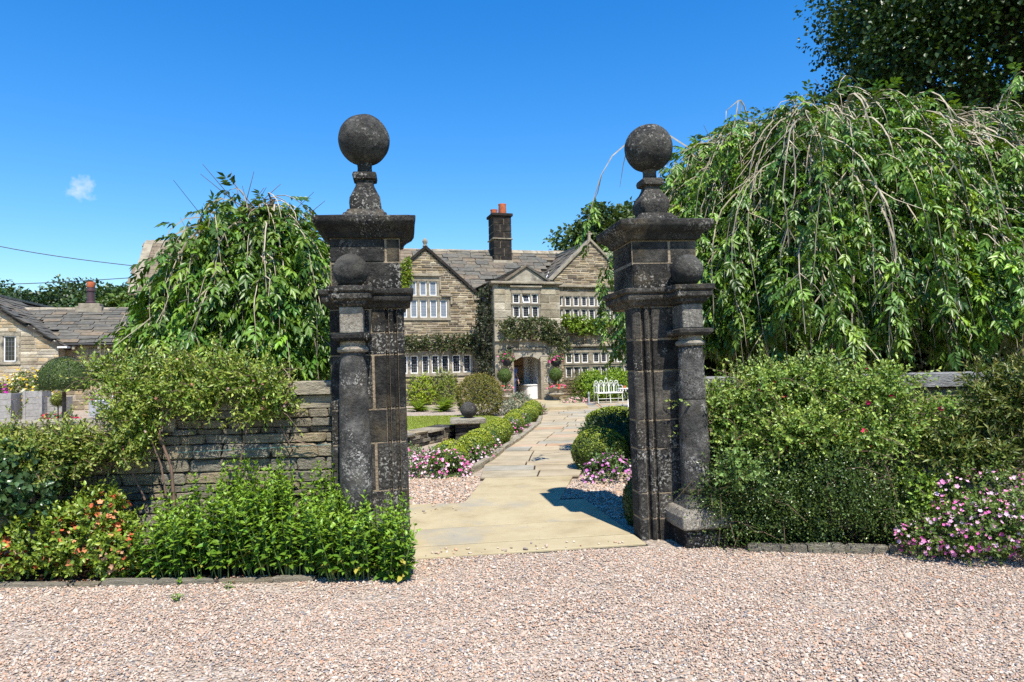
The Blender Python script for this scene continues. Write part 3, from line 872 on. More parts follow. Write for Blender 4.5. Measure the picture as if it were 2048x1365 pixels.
# ================================================================== DRY STONE WALLS
def dry_wall(label, a, b, hfun, depth, seed, hs=(.05,.135), ws=(.13,.40), cope=None, cope_h=.12, ncap=2, skip=None):
    """wall from a to b (left to right seen from the camera); stones are children"""
    rd = random.Random(seed)
    a = np.array(a, float); b = np.array(b, float); L = np.linalg.norm(b-a); rz = math.atan2(b[1]-a[1], b[0]-a[0])
    mb = MB(); x = 0; hmin = {}
    segs = np.linspace(0, L, 25)
    for s0, s1 in zip(segs[:-1], segs[1:]):
        mb.box(s0, s1, .05, depth, 0, hfun((s0+s1)/2)-ncap*cope_h-.01)
    root = mb.build('dry_stone_wall', M['dark_fill'], loc=(a[0],a[1],0), rz=rz)
    tag(root, label, 'wall', kind='thing')
    z = 0.0; hmax = max(hfun(s) for s in segs)
    while z < hmax-ncap*cope_h-.02:
        h = rd.uniform(*hs); x = -rd.uniform(0,.2)
        if z+h > hmax-ncap*cope_h-.02: h = hmax-ncap*cope_h-z
        while x < L:
            w = rd.uniform(*ws)*(1 if h < .1 else 1.1); w = min(w, L-x)
            if w < .06: break
            if z+h <= hfun(max(0,x+w/2))-ncap*cope_h+.01 and not (skip and skip(x, z)):
                d = .2
                obj('stone', rd.choice(STONES), root, (x+w/2, .1+rd.uniform(-.022,.018), z+h/2), (rd.uniform(-.02,.02),rd.uniform(-.02,.02),rd.uniform(-.03,.03)), (w-.008, d, h-.006))
            x += w
        z += h
    # coping slabs
    for k in range(ncap):
        x = 0
        while x < L-.05:
            w = min(rd.uniform(.5,1.0), L-x)
            if L-x-w < .25: w = L-x
            top = min(hfun(x+.02), hfun(x+w-.02)) - k*cope_h
            obj('coping_stone', rd.choice(cope), root, (x+w/2, depth/2+rd.uniform(-.012,.012)-(.01 if k == 0 else -.005), top-cope_h/2), (rd.uniform(-.008,.008),rd.uniform(-.006,.006),0), (w-.008, depth+(.06 if k == 0 else .03), cope_h-.006))
            x += w
    return root
LW0 = (-6.2, 5.95); LWe = float(GF.w(-PW-.005, 0)[0])
dry_wall('weathered dry stone wall with sandstone coping running from the gate pier behind the climbing shrub', LW0, (LWe, 5.97),
         lambda s: 1.52 if s > 2.55 else 1.22, .42, 3, cope=COPE)
RW0 = GF.w(S_RIGHT+PW+.0, .42)
dry_wall('dry stone wall with grey slab coping, almost hidden by the climbing rose', RW0[:2], (7.2, 5.85),
         lambda s: 1.46, .42, 4, hs=(.09,.15), ws=(.25,.6), cope=COPEG, cope_h=.14, ncap=1)
# rusty-green training wire stapled to the left wall
mb = MB().tube([(-1.12,5.93,1.46),(-1.3,5.90,1.30),(-1.38,5.90,1.22)], .003, 4)
mb.tube([(-2.9,5.92,.93),(-2.2,5.90,.95),(-1.6,5.91,.97)], .003, 4)
tag(mb.build('training_wire', M['green_wire']), 'thin green training wire slung along the stone wall', 'wire')

# ================================================================== MANOR HOUSE
h0 = gnd(1040, 806)
HF = Frame((h0[0]*30/h0[1], 30.0), R_(17))
house = empty('manor_house', HF.w(0,0), HF.rz, 'long stone manor house with gables, mullioned windows and stone slate roofs', 'house')
PALETTE = [(.36,.29,.19),(.31,.245,.155),(.42,.345,.23),(.26,.205,.135),(.38,.32,.235),(.20,.16,.115),(.46,.40,.29),(.30,.25,.185),(.17,.14,.11)]

def intervals(poly, z, holes, extra=.0):
    xs = []
    n = len(poly)
    for i in range(n):
        (x0,z0),(x1,z1) = poly[i], poly[(i+1)%n]
        if (z0 > z) != (z1 > z): xs.append(x0+(x1-x0)*(z-z0)/(z1-z0))
    xs.sort(); iv = list(zip(xs[::2], xs[1::2]))
    for (a,b,c,d) in holes:
        if c <= z <= d:
            nv = []
            for p,q in iv:
                if b <= p or a >= q: nv.append((p,q)); continue
                if a > p: nv.append((p,a))
                if b < q: nv.append((b,q))
            iv = nv
    return iv

def stone_face(name, poly, holes, t, depth, par, seed, hs=(.07,.13), ws=(.18,.55), pal=PALETTE, mat=None, axis='x', zmax=99, flip=1):
    """a face of coursed stones as one mass; poly in (s,z); axis 'y' lays the face along t instead"""
    rd = random.Random(seed); mb = MB(); z = min(p[1] for p in poly); top = min(zmax, max(p[1] for p in poly))
    while z < top-.02:
        h = rd.uniform(*hs)
        for a, b in intervals(poly, z+h/2, holes):
            x = a
            while x < b-.01:
                w = min(rd.uniform(*ws), b-x)
                if b-x-w < .09: w = b-x
                q0 = [(x,t+.016*flip,z),(x+w,t+.016*flip,z),(x+w,t+.016*flip,z+h),(x,t+.016*flip,z+h)]
                if axis == 'y': q0 = [(b_,a_,c_) for a_,b_,c_ in q0]
                mb.add(q0, [(0,1,2,3)], (.50,.455,.365))
                g = .011; p = rd.uniform(-.014,.008); c = rd.choice(pal); k = rd.uniform(.75,1.2); c = tuple(q*k for q in c)
                x0,x1,z0,z1 = x+g,x+w-g,z+g,z+h-g; e = min(.018, (x1-x0)*.25, (z1-z0)*.25)
                f = t+p*flip; bk = t+depth*flip; m_ = f+.012*flip
                q = [(x0,bk,z0),(x1,bk,z0),(x1,bk,z1),(x0,bk,z1),(x0,m_,z0),(x1,m_,z0),(x1,m_,z1),(x0,m_,z1),(x0+e,f,z0+e),(x1-e,f,z0+e),(x1-e,f,z1-e),(x0+e,f,z1-e)]
                if axis == 'y': q = [(b_,a_,c_) for a_,b_,c_ in q]
                mb.add(q, [(0,1,5,4),(1,2,6,5),(2,3,7,6),(3,0,4,7),(4,5,9,8),(5,6,10,9),(6,7,11,10),(7,4,8,11),(8,9,10,11)], c)
                x += w
        z += h
    o = mb.build(name, mat or M['house_stone'], par); o['kind'] = 'stuff'
    return o

def lights_row(us, v0, v1, t, F=None, z0=None, z1=None):
    F = F or HF; L = []
    for u0, u1 in us:
        s0, za = F.pix(u0, v1, t); s1, zb = F.pix(u1, v0, t)
        L.append((s0, s1, za if z0 is None else z0, zb if z1 is None else z1))
    za = np.mean([l[2] for l in L]); zb = np.mean([l[3] for l in L])
    return [(a, b, za, zb) for a, b, _, _ in L]

def window_light(par, s0, s1, z0, z1, t, glass='glass', nx=3, nz=5, fw=.045, open_=False):
    w = MB()
    w.box(s0, s0+fw, t-.02, t+.03, z0, z1).box(s1-fw, s1, t-.02, t+.03, z0, z1)
    w.box(s0+fw, s1-fw, t-.02, t+.03, z0, z0+fw).box(s0+fw, s1-fw, t-.02, t+.03, z1-fw, z1)
    win = w.build('window', M['white_paint'], par)
    p = MB().box(s0+fw, s1-fw, t+.008, t+.014, z0+fw, z1-fw).build('pane', M[glass], win)
    g = MB(); a, b, c, d = s0+fw, s1-fw, z0+fw, z1-fw
    for i in range(1, nx): x = a+(b-a)*i/nx; g.box(x-.006, x+.006, t-.004, t+.007, c, d)
    for i in range(1, nz): z = c+(d-c)*i/nz; g.box(a, b, t-.003, t+.0065, z-.006, z+.006)
    l = g.build('lead_cames', M['lead_pale'] if glass == 'glass_sky_tint' else M['lead'], win)
    if open_:
        piv = Vector(((s0+s1)/2, t, (z0+z1)/2)); mt = Matrix.Translation(piv) @ Matrix.Rotation(R_(-24), 4, 'X') @ Matrix.Translation(-piv)
        win.data.transform(mt); p.data.transform(mt); l.data.transform(mt)
    return win

def window_row(par, row, t, jamb=.13, top=.12, bot=.08, depth=.19, mat='dressed', **k):
    """stone surround with mullions, then each light; returns the hole"""
    a = row[0][0]-jamb; b = row[-1][1]+jamb; z0, z1 = row[0][2], row[0][3]
    s = MB()
    s.box(a, b, t-.015, t+depth, z1, z1+top).box(a-.03, b+.03, t-.045, t+depth, z0-bot, z0)
    xs = [a] + [x for l in row for x in (l[0], l[1])] + [b]
    for x0, x1 in zip(xs[::2], xs[1::2]):
        if x1-x0 > .01:
            m = (x1-x0)*.2
            s.prism([(x0, t+.04), (x0+m, t-.008), (x1-m, t-.008), (x1, t+.04), (x1, t+depth), (x0, t+depth)], z0, z1)
    s.build('window_surround', M[mat], par)
    for i, l in enumerate(row): window_light(par, *l, t+.075, open_=(k.get('open_i') == i), **{q: w for q, w in k.items() if q != 'open_i'})
    return (a-.005, b+.005, z0-bot-.005, z1+top+.005)

def hood(par, a, b, z, t, drop=.3, left=True, right=True, name='hood_mould'):
    m = MB().wallpoly([(a,z),(b,z),(b,z+.09),(a,z+.09)], t-.10, t)
    if left: m.box(a, a+.08, t-.08, t, z-drop, z-.001)
    if right: m.box(b-.08, b, t-.08, t, z-drop, z-.001)
    return m.build(name, M['dressed'], par, bevel=.01)

# ---- slates: unit meshes shared by every slate object
def unit_slates():
    L = []
    for i in range(4):
        mb = MB().box(-.5,.5,0,1,0,1)
        me = mb.mesh('slate', M['slate'])
        me.materials.append(M['slate_edge'])
        for p in me.polygons:
            if abs(p.normal.z) < .5: p.material_index = 1
        rd = random.Random(i)
        for v in me.vertices:
            if v.co.y < .5: v.co.y += rd.uniform(-.05,.05); v.co.z += rd.uniform(-.2,.25)
            v.co.x += rd.uniform(-.012,.012)
        L.append(me)
    return L
SLATE = unit_slates()

def slate_slope(par, origin, along, upslope, length, rise, seed, exp=.34, wlo=.42, whi=.95, keep=None, thick=.05, limit=None, graded=True, stuff_keep=None):
    """slates as objects of the roof; origin = eave start (local), along & upslope unit vectors, rise = slope length.
    keep(P) True = slate object; stuff_keep(P) True = goes into one joined mass"""
    rd = random.Random(seed); A = Vector(along); U = Vector(upslope); N = A.cross(U); O = Vector(origin)
    tilt = .05
    x_ = A; y_ = (U*math.cos(tilt)+N*math.sin(-tilt)).normalized(); z_ = x_.cross(y_)
    rot = Matrix((x_, y_, z_)).transposed().to_euler()
    y = -.06; k = 0; cnt = 0; mass = MB(); row = 0
    while y < rise-.05:
        e = exp*(1.15-.4*y/rise) if graded else exp
        e = min(e, rise-y); x = -rd.uniform(0,.4)
        while x < length:
            w = rd.uniform(wlo, whi); w = min(w, length-x)
            if w < .1: break
            c = O+A*(x+w/2)+U*(y+e/2)
            p = O+A*(x+w/2)+U*y+N*(.022+rd.uniform(0,.008))
            if (keep is None or keep(c)) and x > -.2:
                obj('slate', rd.choice(SLATE), par, p, rot, (w-.022, e*1.25, thick*rd.uniform(.9,1.6))); cnt += 1
            elif stuff_keep is not None and stuff_keep(c):
                q = [p+x_*(i*(w-.012))+y_*(j*e*1.25)+z_*(kk*thick) for kk in (0,1) for i,j in ((-.5,0),(.5,0),(.5,1),(-.5,1))]
                mass.add(q, [(0,3,2,1),(4,5,6,7),(0,1,5,4),(1,2,6,5),(2,3,7,6),(3,0,4,7)])
            x += w
        y += e; row += 1
    if mass.v:
        o = mass.build('slates', M['slate'], par); o['kind'] = 'stuff'
    return cnt

# ---------------- planes of the house
T_L, T_P, T_R, T_M = 1.7, 0.0, 0.9, 2.3
# left wing
sA, zA = HF.pix(851, 499, T_L); sRt, zE = HF.pix(955, 592, T_L)
sLf = 2*sA-sRt
LWpoly = [(sLf,0),(sRt,0),(sRt,zE),(sA,zA),(sLf,zE)]
# right wing
sA2, zA2 = HF.pix(1180, 484, T_R); sL2, zE2 = HF.pix(1100, 568, T_R); sR2 = 2*sA2-sL2
RWpoly = [(sL2,0),(sR2,0),(sR2,zE2),(sA2,zA2),(sL2,zE2)]
# porch
sPL, _ = HF.pix(989, 640, T_P); sPR, _ = HF.pix(1121, 640, T_P); _, zP = HF.pix(1050, 569, T_P)
sPa, zPa = HF.pix(1052, 533, T_P)
# main range
sML, _ = HF.pix(276, 560, T_M); _, zME = HF.pix(950, 590, T_M); sMR = sR2+2.5
T_RIDGE = T_M+3.1; _, zMR = HF.pix(900, 503, T_RIDGE)

# ---------------- windows (rows of lights read off the photograph, then the openings cut the stonework)
up_top = lights_row([(819.5,833),(839.8,853.2),(859.3,873.2)], 562.4, 591.7, T_L)
up_bot = lights_row([(801,814.3),(821.5,834.7),(841,854.2),(861,874.2),(881,894)], 599, 635.6, T_L)
gr_l = lights_row([(780,794),(801,815),(821.5,836),(844.7,858),(864,877.6),(884,898),(905.5,920.6),(927.4,941.6)], 710.8, 747, T_L)
po_top = lights_row([(1026.6,1039.4),(1045.5,1059.5),(1064,1076.4)], 587.5, 607, T_P)
po_bot = lights_row([(1027.2,1040),(1046,1059),(1065,1077.5)], 612.4, 634.9, T_P)
ur = [(1115,1125.4),(1131,1142),(1147.7,1158),(1163.8,1174),(1179,1190),(1195.5,1206),(1212,1222),(1228,1238),(1243,1253)]
ur_top = lights_row(ur, 593, 613, T_R); ur_bot = lights_row(ur, 618.5, 640, T_R)
gr = [(1133,1144.7),(1148.6,1160),(1164.5,1176.5),(1187.5,1199),(1203,1214),(1219,1230),(1234.5,1244.5),(1250,1260)]
gr_top = lights_row(gr, 704.7, 725.5, T_R); gr_bot = lights_row(gr, 732.8, 754, T_R)
H_L = [window_row(house, up_top, T_L, bot=.08, top=.20, glass='glass_sky_tint', nx=4, nz=4), window_row(house, up_bot, T_L, bot=.12, top=.08, glass='glass_sky_tint', nx=4, nz=6),
       window_row(house, gr_l, T_L, bot=.14, top=.2, nx=3, nz=6)]
H_P = [window_row(house, po_top, T_P, bot=.055, top=.28, jamb=.09, open_i=1, nx=3, nz=4), window_row(house, po_bot, T_P, bot=.12, top=.058, jamb=.09, nx=3, nz=4)]
H_R = [window_row(house, ur_top, T_R, bot=.06, top=.18, jamb=.08, nx=3, nz=4), window_row(house, ur_bot, T_R, bot=.12, top=.05, jamb=.08, nx=3, nz=4),
       window_row(house, gr_top, T_R, bot=.08, top=.2, jamb=.1, nx=3, nz=4), window_row(house, gr_bot, T_R, bot=.12, top=.07, jamb=.1, nx=3, nz=4)]
# walls: solid core and coursed stone face
def wall_part(poly, t, back, holes, seed, name='wall', **k):
    w = MB().wallpoly(poly, t+.20, back).build(name, M['house_core'], house)
    stone_face('wall_stones', poly, holes, t, .22, w, seed, **k)
    return w
wl = wall_part(LWpoly, T_L, T_RIDGE, H_L, 21)
wr = wall_part(RWpoly, T_R, T_RIDGE, H_R, 22)
wm = MB().wallpoly([(sML,0),(sLf-.02,0),(sLf-.02,zME-.05),(sML,zME-.05)], T_M+.2, T_M+6.0).build('wall', M['house_core'], house)
stone_face('wall_stones', [(sML,0),(sLf-.02,0),(sLf-.02,zME-.05),(sML,zME-.05)], [], T_M, .22, wm, 23, hs=(.1,.18), ws=(.3,.7))
MB().wallpoly([(sRt+.02,0),(sMR,0),(sMR,zME-.05),(sRt+.02,zME-.05)], T_M, T_M+6.0).build('wall', M['house_core'], house)
# porch: ashlar blocks round a doorway
sd0, _ = HF.pix(1028.5, 760, T_P); sd1, _ = HF.pix(1082, 760, T_P); _, zd = HF.pix(1055, 713.5, T_P)
Z0 = .13
hole = (sd0, sd1, 0, zd+.02)
ASH = [(.44,.40,.31),(.36,.32,.24),(.50,.46,.37),(.30,.265,.20),(.40,.37,.31)]
pw = MB()
pw.box(sPL+.1, sd0-.001, T_P+.1, T_P+.45, 0, zd).box(sd1+.001, sPR, T_P+.1, T_P+.45, 0, zd)
pw.box(sPL+.1, sPR, T_P+.24, T_P+.45, zd+.001, zP)
pw.box(sPL+.1, sPL+.4, T_P+.46, T_M, 0, zP).box(sPR-.4, sPR, T_P+.46, T_M, 0, zP)
pwall = pw.build('porch_wall', M['house_core'], house)
_, zhood = HF.pix(1055, 706, T_P)
zLin = zd+.32
stone_face('wall_stones', [(sPL,0),(sPR,0),(sPR,zP),(sPL,zP)], H_P+[hole,(sd0-.3,sd1+.3,zd-.001,zLin)], T_P, .25, pwall, 24, hs=(.24,.36), ws=(.35,.8), pal=ASH, mat=M['house_stone'])
stone_face('wall_stones', [(T_P+.0,0),(T_M,0),(T_M,zP),(T_P+.0,zP)], [], sPL, .2, pwall, 25, hs=(.22,.34), ws=(.4,.8), pal=ASH, axis='y')
# four-centred door head: lintel with an arched underside
n = 12; under = []
for i in range(n+1):
    f = i/n; under.append((sd0+(sd1-sd0)*f, zd-.22+.22*(1-abs(2*f-1)**2.6)))
MB().wallpoly([(sd0-.3, zd-.001+.0), (sd0, zd-.001)]+[(a, b) for a, b in under[1:-1]]+[(sd1, zd-.001), (sd1+.3, zd-.001), (sd1+.3, zLin), (sd0-.3, zLin)], T_P-.02, T_P+.44).build('door_lintel', M['ashlar'], house)
for a, b in ((sd0, 1), (sd1, -1)):
    MB().prism([(a, T_P-.015), (a+b*.0, T_P+.44), (a-b*.14, T_P+.44), (a-b*.14, T_P-.015)] if b > 0 else [(a, T_P-.015), (a+.14, T_P-.015), (a+.14, T_P+.44), (a, T_P+.44)], 0, zd-.23+.0).build('door_jamb', M['dressed'], house, bevel=.01)
_, zs1 = HF.pix(1060, 683, T_P)
MB().wallpoly([(sPL-.03,zs1),(sPR+.03,zs1),(sPR+.03,zs1+.10),(sPL-.03,zs1+.10)], T_P-.09, T_P+.05).build('string_course', M['dressed'], house, bevel=.012)
hood(house, sd0-.12, sd1+.2, zLin-.02, T_P, .16)
# porch interior: limewashed walls, bench along the right, inner doorway with an oak door
inn = MB(); x0, x1, yb = sd0-.55, sd1+.10, T_M-.3
inn.box(x1, x1+.06, T_P+.46, yb, 0, 2.6)
inn.build('porch_side_wall', M['limewash'], house)
MB().box(x0-.05, x0, T_P+.46, yb, 0, 2.6).build('porch_side_wall', M['house_core'], house)
MB().box(x0-.05, x1+.06, T_P+.46, yb+.05, 2.6, 2.7).build('porch_ceiling', M['limewash'], house)
b0, b1 = x0+.85, x1-.25
bk = MB().box(x0, b0, yb, yb+.06, 0, 2.6).box(b1, x1, yb, yb+.06, 0, 2.6).box(b0, b1, yb, yb+.06, 2.05, 2.6)
bk.build('porch_back_wall', M['limewash'], house)
MB().box(b0, b1, yb+.07, yb+.09, 0, 2.05).build('hall_darkness', M['black_cloth'], house)
dr = empty('x'); bpy.data.objects.remove(dr)
dmb = MB()
for i in range(5):
    w = (b1-b0-.02)/5
    dmb.box(b0+.01+i*w+.004, b0+.01+(i+1)*w-.004, yb-.03, yb+.03, .02, 2.03)
door = dmb.build('oak_door', M['oak'], house)
hw = MB()
for z in (.45, 1.05, 1.65): hw.box(b0+.05, b1-.05, yb-.045, yb-.031, z-.03, z+.03)
hw.build('hinge', M['black_iron'], door)
MB().lathe([(.03,0),(.05,.01),(.05,.03),(.03,.04)], (0,0), 14).build('handle', M['black_iron'], door, loc=(b0+.35, yb-.06, 1.2))
# white curved settle inside, at the right
pr = []
for i in range(9):
    a = math.pi/2*i/8; pr.append((x1-.02-.02-.60*math.cos(a)*1.0, .75+T_P-.70*math.sin(a)*.45))
settle = MB().prism([(x1-.01, T_P+.46), (x1-.01, yb-.02), (x1-.62, yb-.02), (x1-.62, T_P+.80), (x1-.55, T_P+.60), (x1-.38, T_P+.48)], Z0, Z0+.62)
st = settle.build('settle', M['limewash'], house, bevel=.03, seg=2)
MB().prism([(x1-.012, T_P+.455), (x1-.012, yb-.03), (x1-.66, yb-.03), (x1-.66, T_P+.78), (x1-.58, T_P+.57), (x1-.39, T_P+.458)], Z0+.622, Z0+.68).build('seat', M['white_paint'], st, bevel=.015, seg=2)
# porch cornice, pediment with coping, roof
MB().wallpoly([(sPL-.16,zP),(sPR+.12,zP),(sPR+.12,zP+.11),(sPL-.16,zP+.11)], T_P-.16, T_P+.2).build('cornice', M['dressed'], house, bevel=.02)
sq0, _ = HF.pix(1013, 567, T_P); sq1, _ = HF.pix(1096, 567, T_P)
ped = MB().wallpoly([(sq0,zP+.112),(sq1,zP+.112),(sPa,zPa-.05)], T_P+.0, T_P+.3).build('pediment', M['ashlar'], house)
def coping_pair(par, l, a, r_, zl, za, t, w=.22, d=.5, name='gable_coping', mat='sooty', h=.10):
    for (s0,z0),(s1,z1) in (((l,zl),(a,za)),((r_,zl),(a,za))):
        dx, dz = s1-s0, z1-z0; L = math.hypot(dx,dz); nx, nz = (-dz/L, dx/L) if dx > 0 else (dz/L, -dx/L)
        k = h
        p = [(s0,z0),(s1,z1),(s1,z1+k/abs(dx/L)),(s0+nx*k,z0+nz*k)]
        if dx < 0: p = p[::-1]
        MB().wallpoly(p, t-.08, t+d).build(name, M[mat], par, bevel=.012)
coping_pair(house, sq0-.05, sPa, sq1+.05, zP+.112, zPa-.04, T_P, d=.4, mat='slate')
# gable copings, finials, kneelers
coping_pair(house, sLf-.1, sA, sRt+.05, zE-.03, zA+.01, T_L, d=.45, mat='sooty', h=.13)
coping_pair(house, sL2-.1, sA2, sR2+.1, zE2-.03, zA2+.01, T_R, d=.45, mat='dressed', h=.11)
MB().lathe([(.10,0),(.12,.05),(.07,.09),(.08,.14),(.12,.22),(.11,.30),(.05,.38),(.01,.40)], (0,0), 12).build('finial', M['dressed'], house, loc=(sA, T_L+.1, zA+.12), smooth=True)
fm = MB().box(-.06,.06,-.06,.06,0,.24).box(-.15,.15,-.05,.05,.241,.34).box(-.06,.06,-.055,.055,.341,.41)
fm.build('finial', M['dressed'], house, loc=(sA2, T_R+.1, zA2+.10), bevel=.015)
for s_, z_, t_ in ((sRt-.02, zE-.14, T_L),(sL2+.02, zE2-.14, T_R)):
    MB().box(s_-.16, s_+.16, t_-.09, t_+.4, z_-.08, z_+.14).build('kneeler', M['dressed'], house, bevel=.03)
_, zt = HF.pix(922, 585, T_L)
# hood moulds: stepped one over the left wing window, string courses on the right
hs0, hs1, hz0, hz1 = H_L[0]
hood(house, hs0-.1, hs1+.06, hz1+.0, T_L, .62, left=True, right=True)
hood(house, hs1+.065, H_L[1][1]+.1, H_L[1][3]+.04, T_L, .35, left=False)
MB().wallpoly([(H_L[2][0]-.1,H_L[2][3]+.03),(sRt-.02,H_L[2][3]+.03),(sRt-.02,H_L[2][3]+.12),(H_L[2][0]-.1,H_L[2][3]+.12)], T_L-.10, T_L).build('string_course', M['dressed'], house, bevel=.015)
for zz in (H_R[0][3]+.22, H_R[2][3]+.06):
    MB().wallpoly([(sL2+.35,zz),(sR2,zz),(sR2,zz+.12),(sL2+.35,zz+.12)], T_R-.13, T_R).build('string_course', M['dressed'], house, bevel=.02)
hood(house, H_P[0][0]-.06, H_P[0][1]+.06, H_P[0][3]-.02, T_P, .0, False, False)
# ---------------- roofs
def roof_slab(poly3, name='roof', th=.12):
    n = len(poly3); v = [tuple(p) for p in poly3]+[(p[0],p[1],p[2]-th) for p in poly3]
    mb = MB().add(v, [tuple(range(n)), tuple(range(n,2*n))[::-1]]+[(i,(i+1)%n,n+(i+1)%n,n+i) for i in range(n)])
    return mb.build(name, M['dark_fill'], house)
kL = (zA-zE)/(sRt-sA); kR = (zA2-zE2)/(sA2-sL2); kM = (zMR-zME)/(T_RIDGE-T_M)
main = roof_slab([(sML-.1,T_M-.2,zME-.2*kM),(sMR,T_M-.2,zME-.2*kM),(sMR,T_RIDGE,zMR),(sML-.1,T_RIDGE,zMR)])
roof_slab([(sML-.1,T_RIDGE+.01,zMR),(sMR,T_RIDGE+.01,zMR),(sMR,T_RIDGE+3.3,zME-.2*kM),(sML-.1,T_RIDGE+3.3,zME-.2*kM)])
def cov(c, margin=.02):
    """is the main slope hidden under a wing roof here?"""
    s, z = c[0], c[2]
    if z < zA-kL*abs(s-sA)-margin: return True
    if z < zA2-kR*abs(s-sA2)-margin: return True
    if abs(s-(sPL+sPR)/2) < (sPR-sPL)/2+.1 and z < zPa-(zPa-zP)/((sPR-sPL)/2+.1)*abs(s-(sPL+sPR)/2)-margin and c[1] < 4.6: return True
    return False
U = Vector((0, T_RIDGE-T_M, zMR-zME)); rise = U.length; U.normalize()
cnt = slate_slope(main, (sML-.12, T_M-.2, zME-.2*kM), (1,0,0), U, sMR-sML, rise+.2, 31, exp=.36, wlo=.45, whi=1.0,
            keep=lambda c: c[0] > sRt-2.4 and c[0] < sA2+2.6 and not cov(c), stuff_keep=lambda c: c[0] <= sRt-2.4 and not cov(c))
rg = MB(); x = sML-.1
k = 0
ridge_root = main
while x < sMR-.1:
    w = random.uniform(.5,.8)
    o = MB().wallpoly([(0,0),(w-.012,0),(w-.012,.01),(0,.01)], -.01, .01)
    b = MB().add([(0,-.2,-.13),(w-.015,-.2,-.13),(w-.015,0,.06),(0,0,.06),(w-.015,.2,-.13),(0,.2,-.13),(0,-.17,-.2),(w-.015,-.17,-.2),(w-.015,0,-.03),(0,0,-.03),(w-.015,.17,-.2),(0,.17,-.2)],
        [(0,1,2,3),(3,2,4,5),(6,9,8,7),(9,11,10,8),(0,6,7,1),(5,4,10,11),(0,3,9,6),(3,5,11,9),(1,7,8,2),(2,8,10,4)])
    b.build('ridge_stone', M['dressed'], main, loc=(x, T_RIDGE, zMR+.08+.05*math.sin(x*.4)+random.uniform(-.01,.012)))
    x += w
# left verge stones of the main roof
MB().bar((sML-.15, T_M-.2, zME-.2*kM+.05), (sML-.15, T_RIDGE, zMR+.05), .34, .14).build('verge', M['dressed'], main)
gw_ = MB().add([(sML+.1,T_M+.2,zME-.3),(sML+.1,T_RIDGE,zMR-.15),(sML+.1,T_M+6.0,zME-.3),(sML+.4,T_M+.2,zME-.3),(sML+.4,T_RIDGE,zMR-.15),(sML+.4,T_M+6.0,zME-.3)], [(0,1,2),(3,5,4),(0,3,4,1),(1,4,5,2),(0,2,5,3)])
gw_.build('gable_wall', M['house_core'], house)
# wing roofs
def wing_roof(sa, za, k, half, t0, t1, seed, left_slates=True, right_slates=False):
    e = .12
    zl = za-k*(half+e)
    L = roof_slab([(sa-half-e,t0,zl),(sa,t0,za),(sa,t1,za),(sa-half-e,t1,zl)])
    Rr = roof_slab([(sa,t0,za),(sa+half+e,t0,zl),(sa+half+e,t1,zl),(sa,t1,za)])
    Uv = Vector((half, 0, k*half)); rs = Uv.length; Uv.normalize()
    def vis(c):   # above the main slope
        return c[2] > zME+(c[1]-T_M)*kM-.25 or c[1] < T_M
    if left_slates:
        slate_slope(L, (sa-half-e, t1, zl), (0,-1,0), Uv, t1-t0, rs+.15, seed, exp=.36, wlo=.5, whi=.9, keep=vis)
    if right_slates:
        Uv2 = Vector((-half, 0, k*half)).normalized()
        slate_slope(Rr, (sa+half+e, t0, zl), (0,1,0), Uv2, t1-t0, rs+.15, seed, exp=.36, wlo=.5, whi=.9, keep=vis)
    rm = MB().bar((sa,t0,za+.02),(sa,t1,za+.02),.3,.12); rm.build('ridge', M['dressed'], L)
    return L
wing_roof(sA, zA-.02, kL, sRt-sA, T_L+.4, T_RIDGE, 41, left_slates=False, right_slates=True)
wing_roof(sA2, zA2-.02, kR, sA2-sL2, T_R+.4, T_RIDGE+.3, 42)
hp = (sPR-sPL)/2+.12; kP = (zPa-.05-zP)/hp
wing_roof((sPL+sPR)/2-.02, zPa-.02, kP, hp-.12, T_P+.32, T_P+3.9, 43, True, True)
# lead in the valley beside the right wing
MB().bar((sL2-.1, T_R+.5, zE2+.02), ((sL2+sA2)/2, T_M+1.3, (zE2+zA2)/2+.0), .12, .03).build('valley_lead', M['white_paint'], house)
# chimney
sC, zC0 = HF.pix(1001, 520, T_RIDGE-.4); _, zC1 = HF.pix(1000, 437, T_RIDGE-.4)
ch = MB().box(-.46,.46,-.46,.46,-1.3,zC1-zC0)
chm = ch.build('chimney', M['mortar'], house, loc=(sC, T_RIDGE-.4, zC0))
Hc = zC1-zC0; nz_ = 6
for i in range(nz_):
    z0, z1 = -.25+(Hc+.25)*i/nz_, -.25+(Hc+.25)*(i+1)/nz_
    xs = [-.485, (.08 if i % 2 else -.12), .485]
    for a, b in zip(xs[:-1], xs[1:]):
        MB().box(a+.012,b-.012,-.49,.49,z0+.012,z1-.012).build('stone', M['sooty'], chm, bevel=.015)
MB().box(-.56,.56,-.56,.56,Hc,Hc+.16).build('cap', M['sooty'], chm, bevel=.03)
MB().box(-.54,.54,-.54,.54,Hc*.45,Hc*.45+.06).build('band', M['dressed'], chm, bevel=.015)
MB().add([(-.62,-.62,-.75),(.62,-.62,-.75),(.62,.5,-.75),(-.62,.5,-.75),(-.50,-.50,-.1),(.50,-.50,-.1),(.50,.5,-.1),(-.50,.5,-.1)],[(0,3,2,1),(4,5,6,7),(0,1,5,4),(1,2,6,5),(2,3,7,6),(3,0,4,7)]).build('flashing', M['dressed'], chm)
MB().lathe([(.20,Hc+.155),(.215,Hc+.2),(.19,Hc+.62),(.21,Hc+.68),(.21,Hc+.72),(.15,Hc+.72)], (.14,-.05), 16).build('chimney_pot', M['terracotta'], chm, smooth=True)
MB().lathe([(.18,Hc+.155),(.19,Hc+.2),(.17,Hc+.40),(.19,Hc+.44),(.19,Hc+.47),(.13,Hc+.47)], (-.24,.2), 16).build('chimney_pot', M['terracotta'], chm, smooth=True)
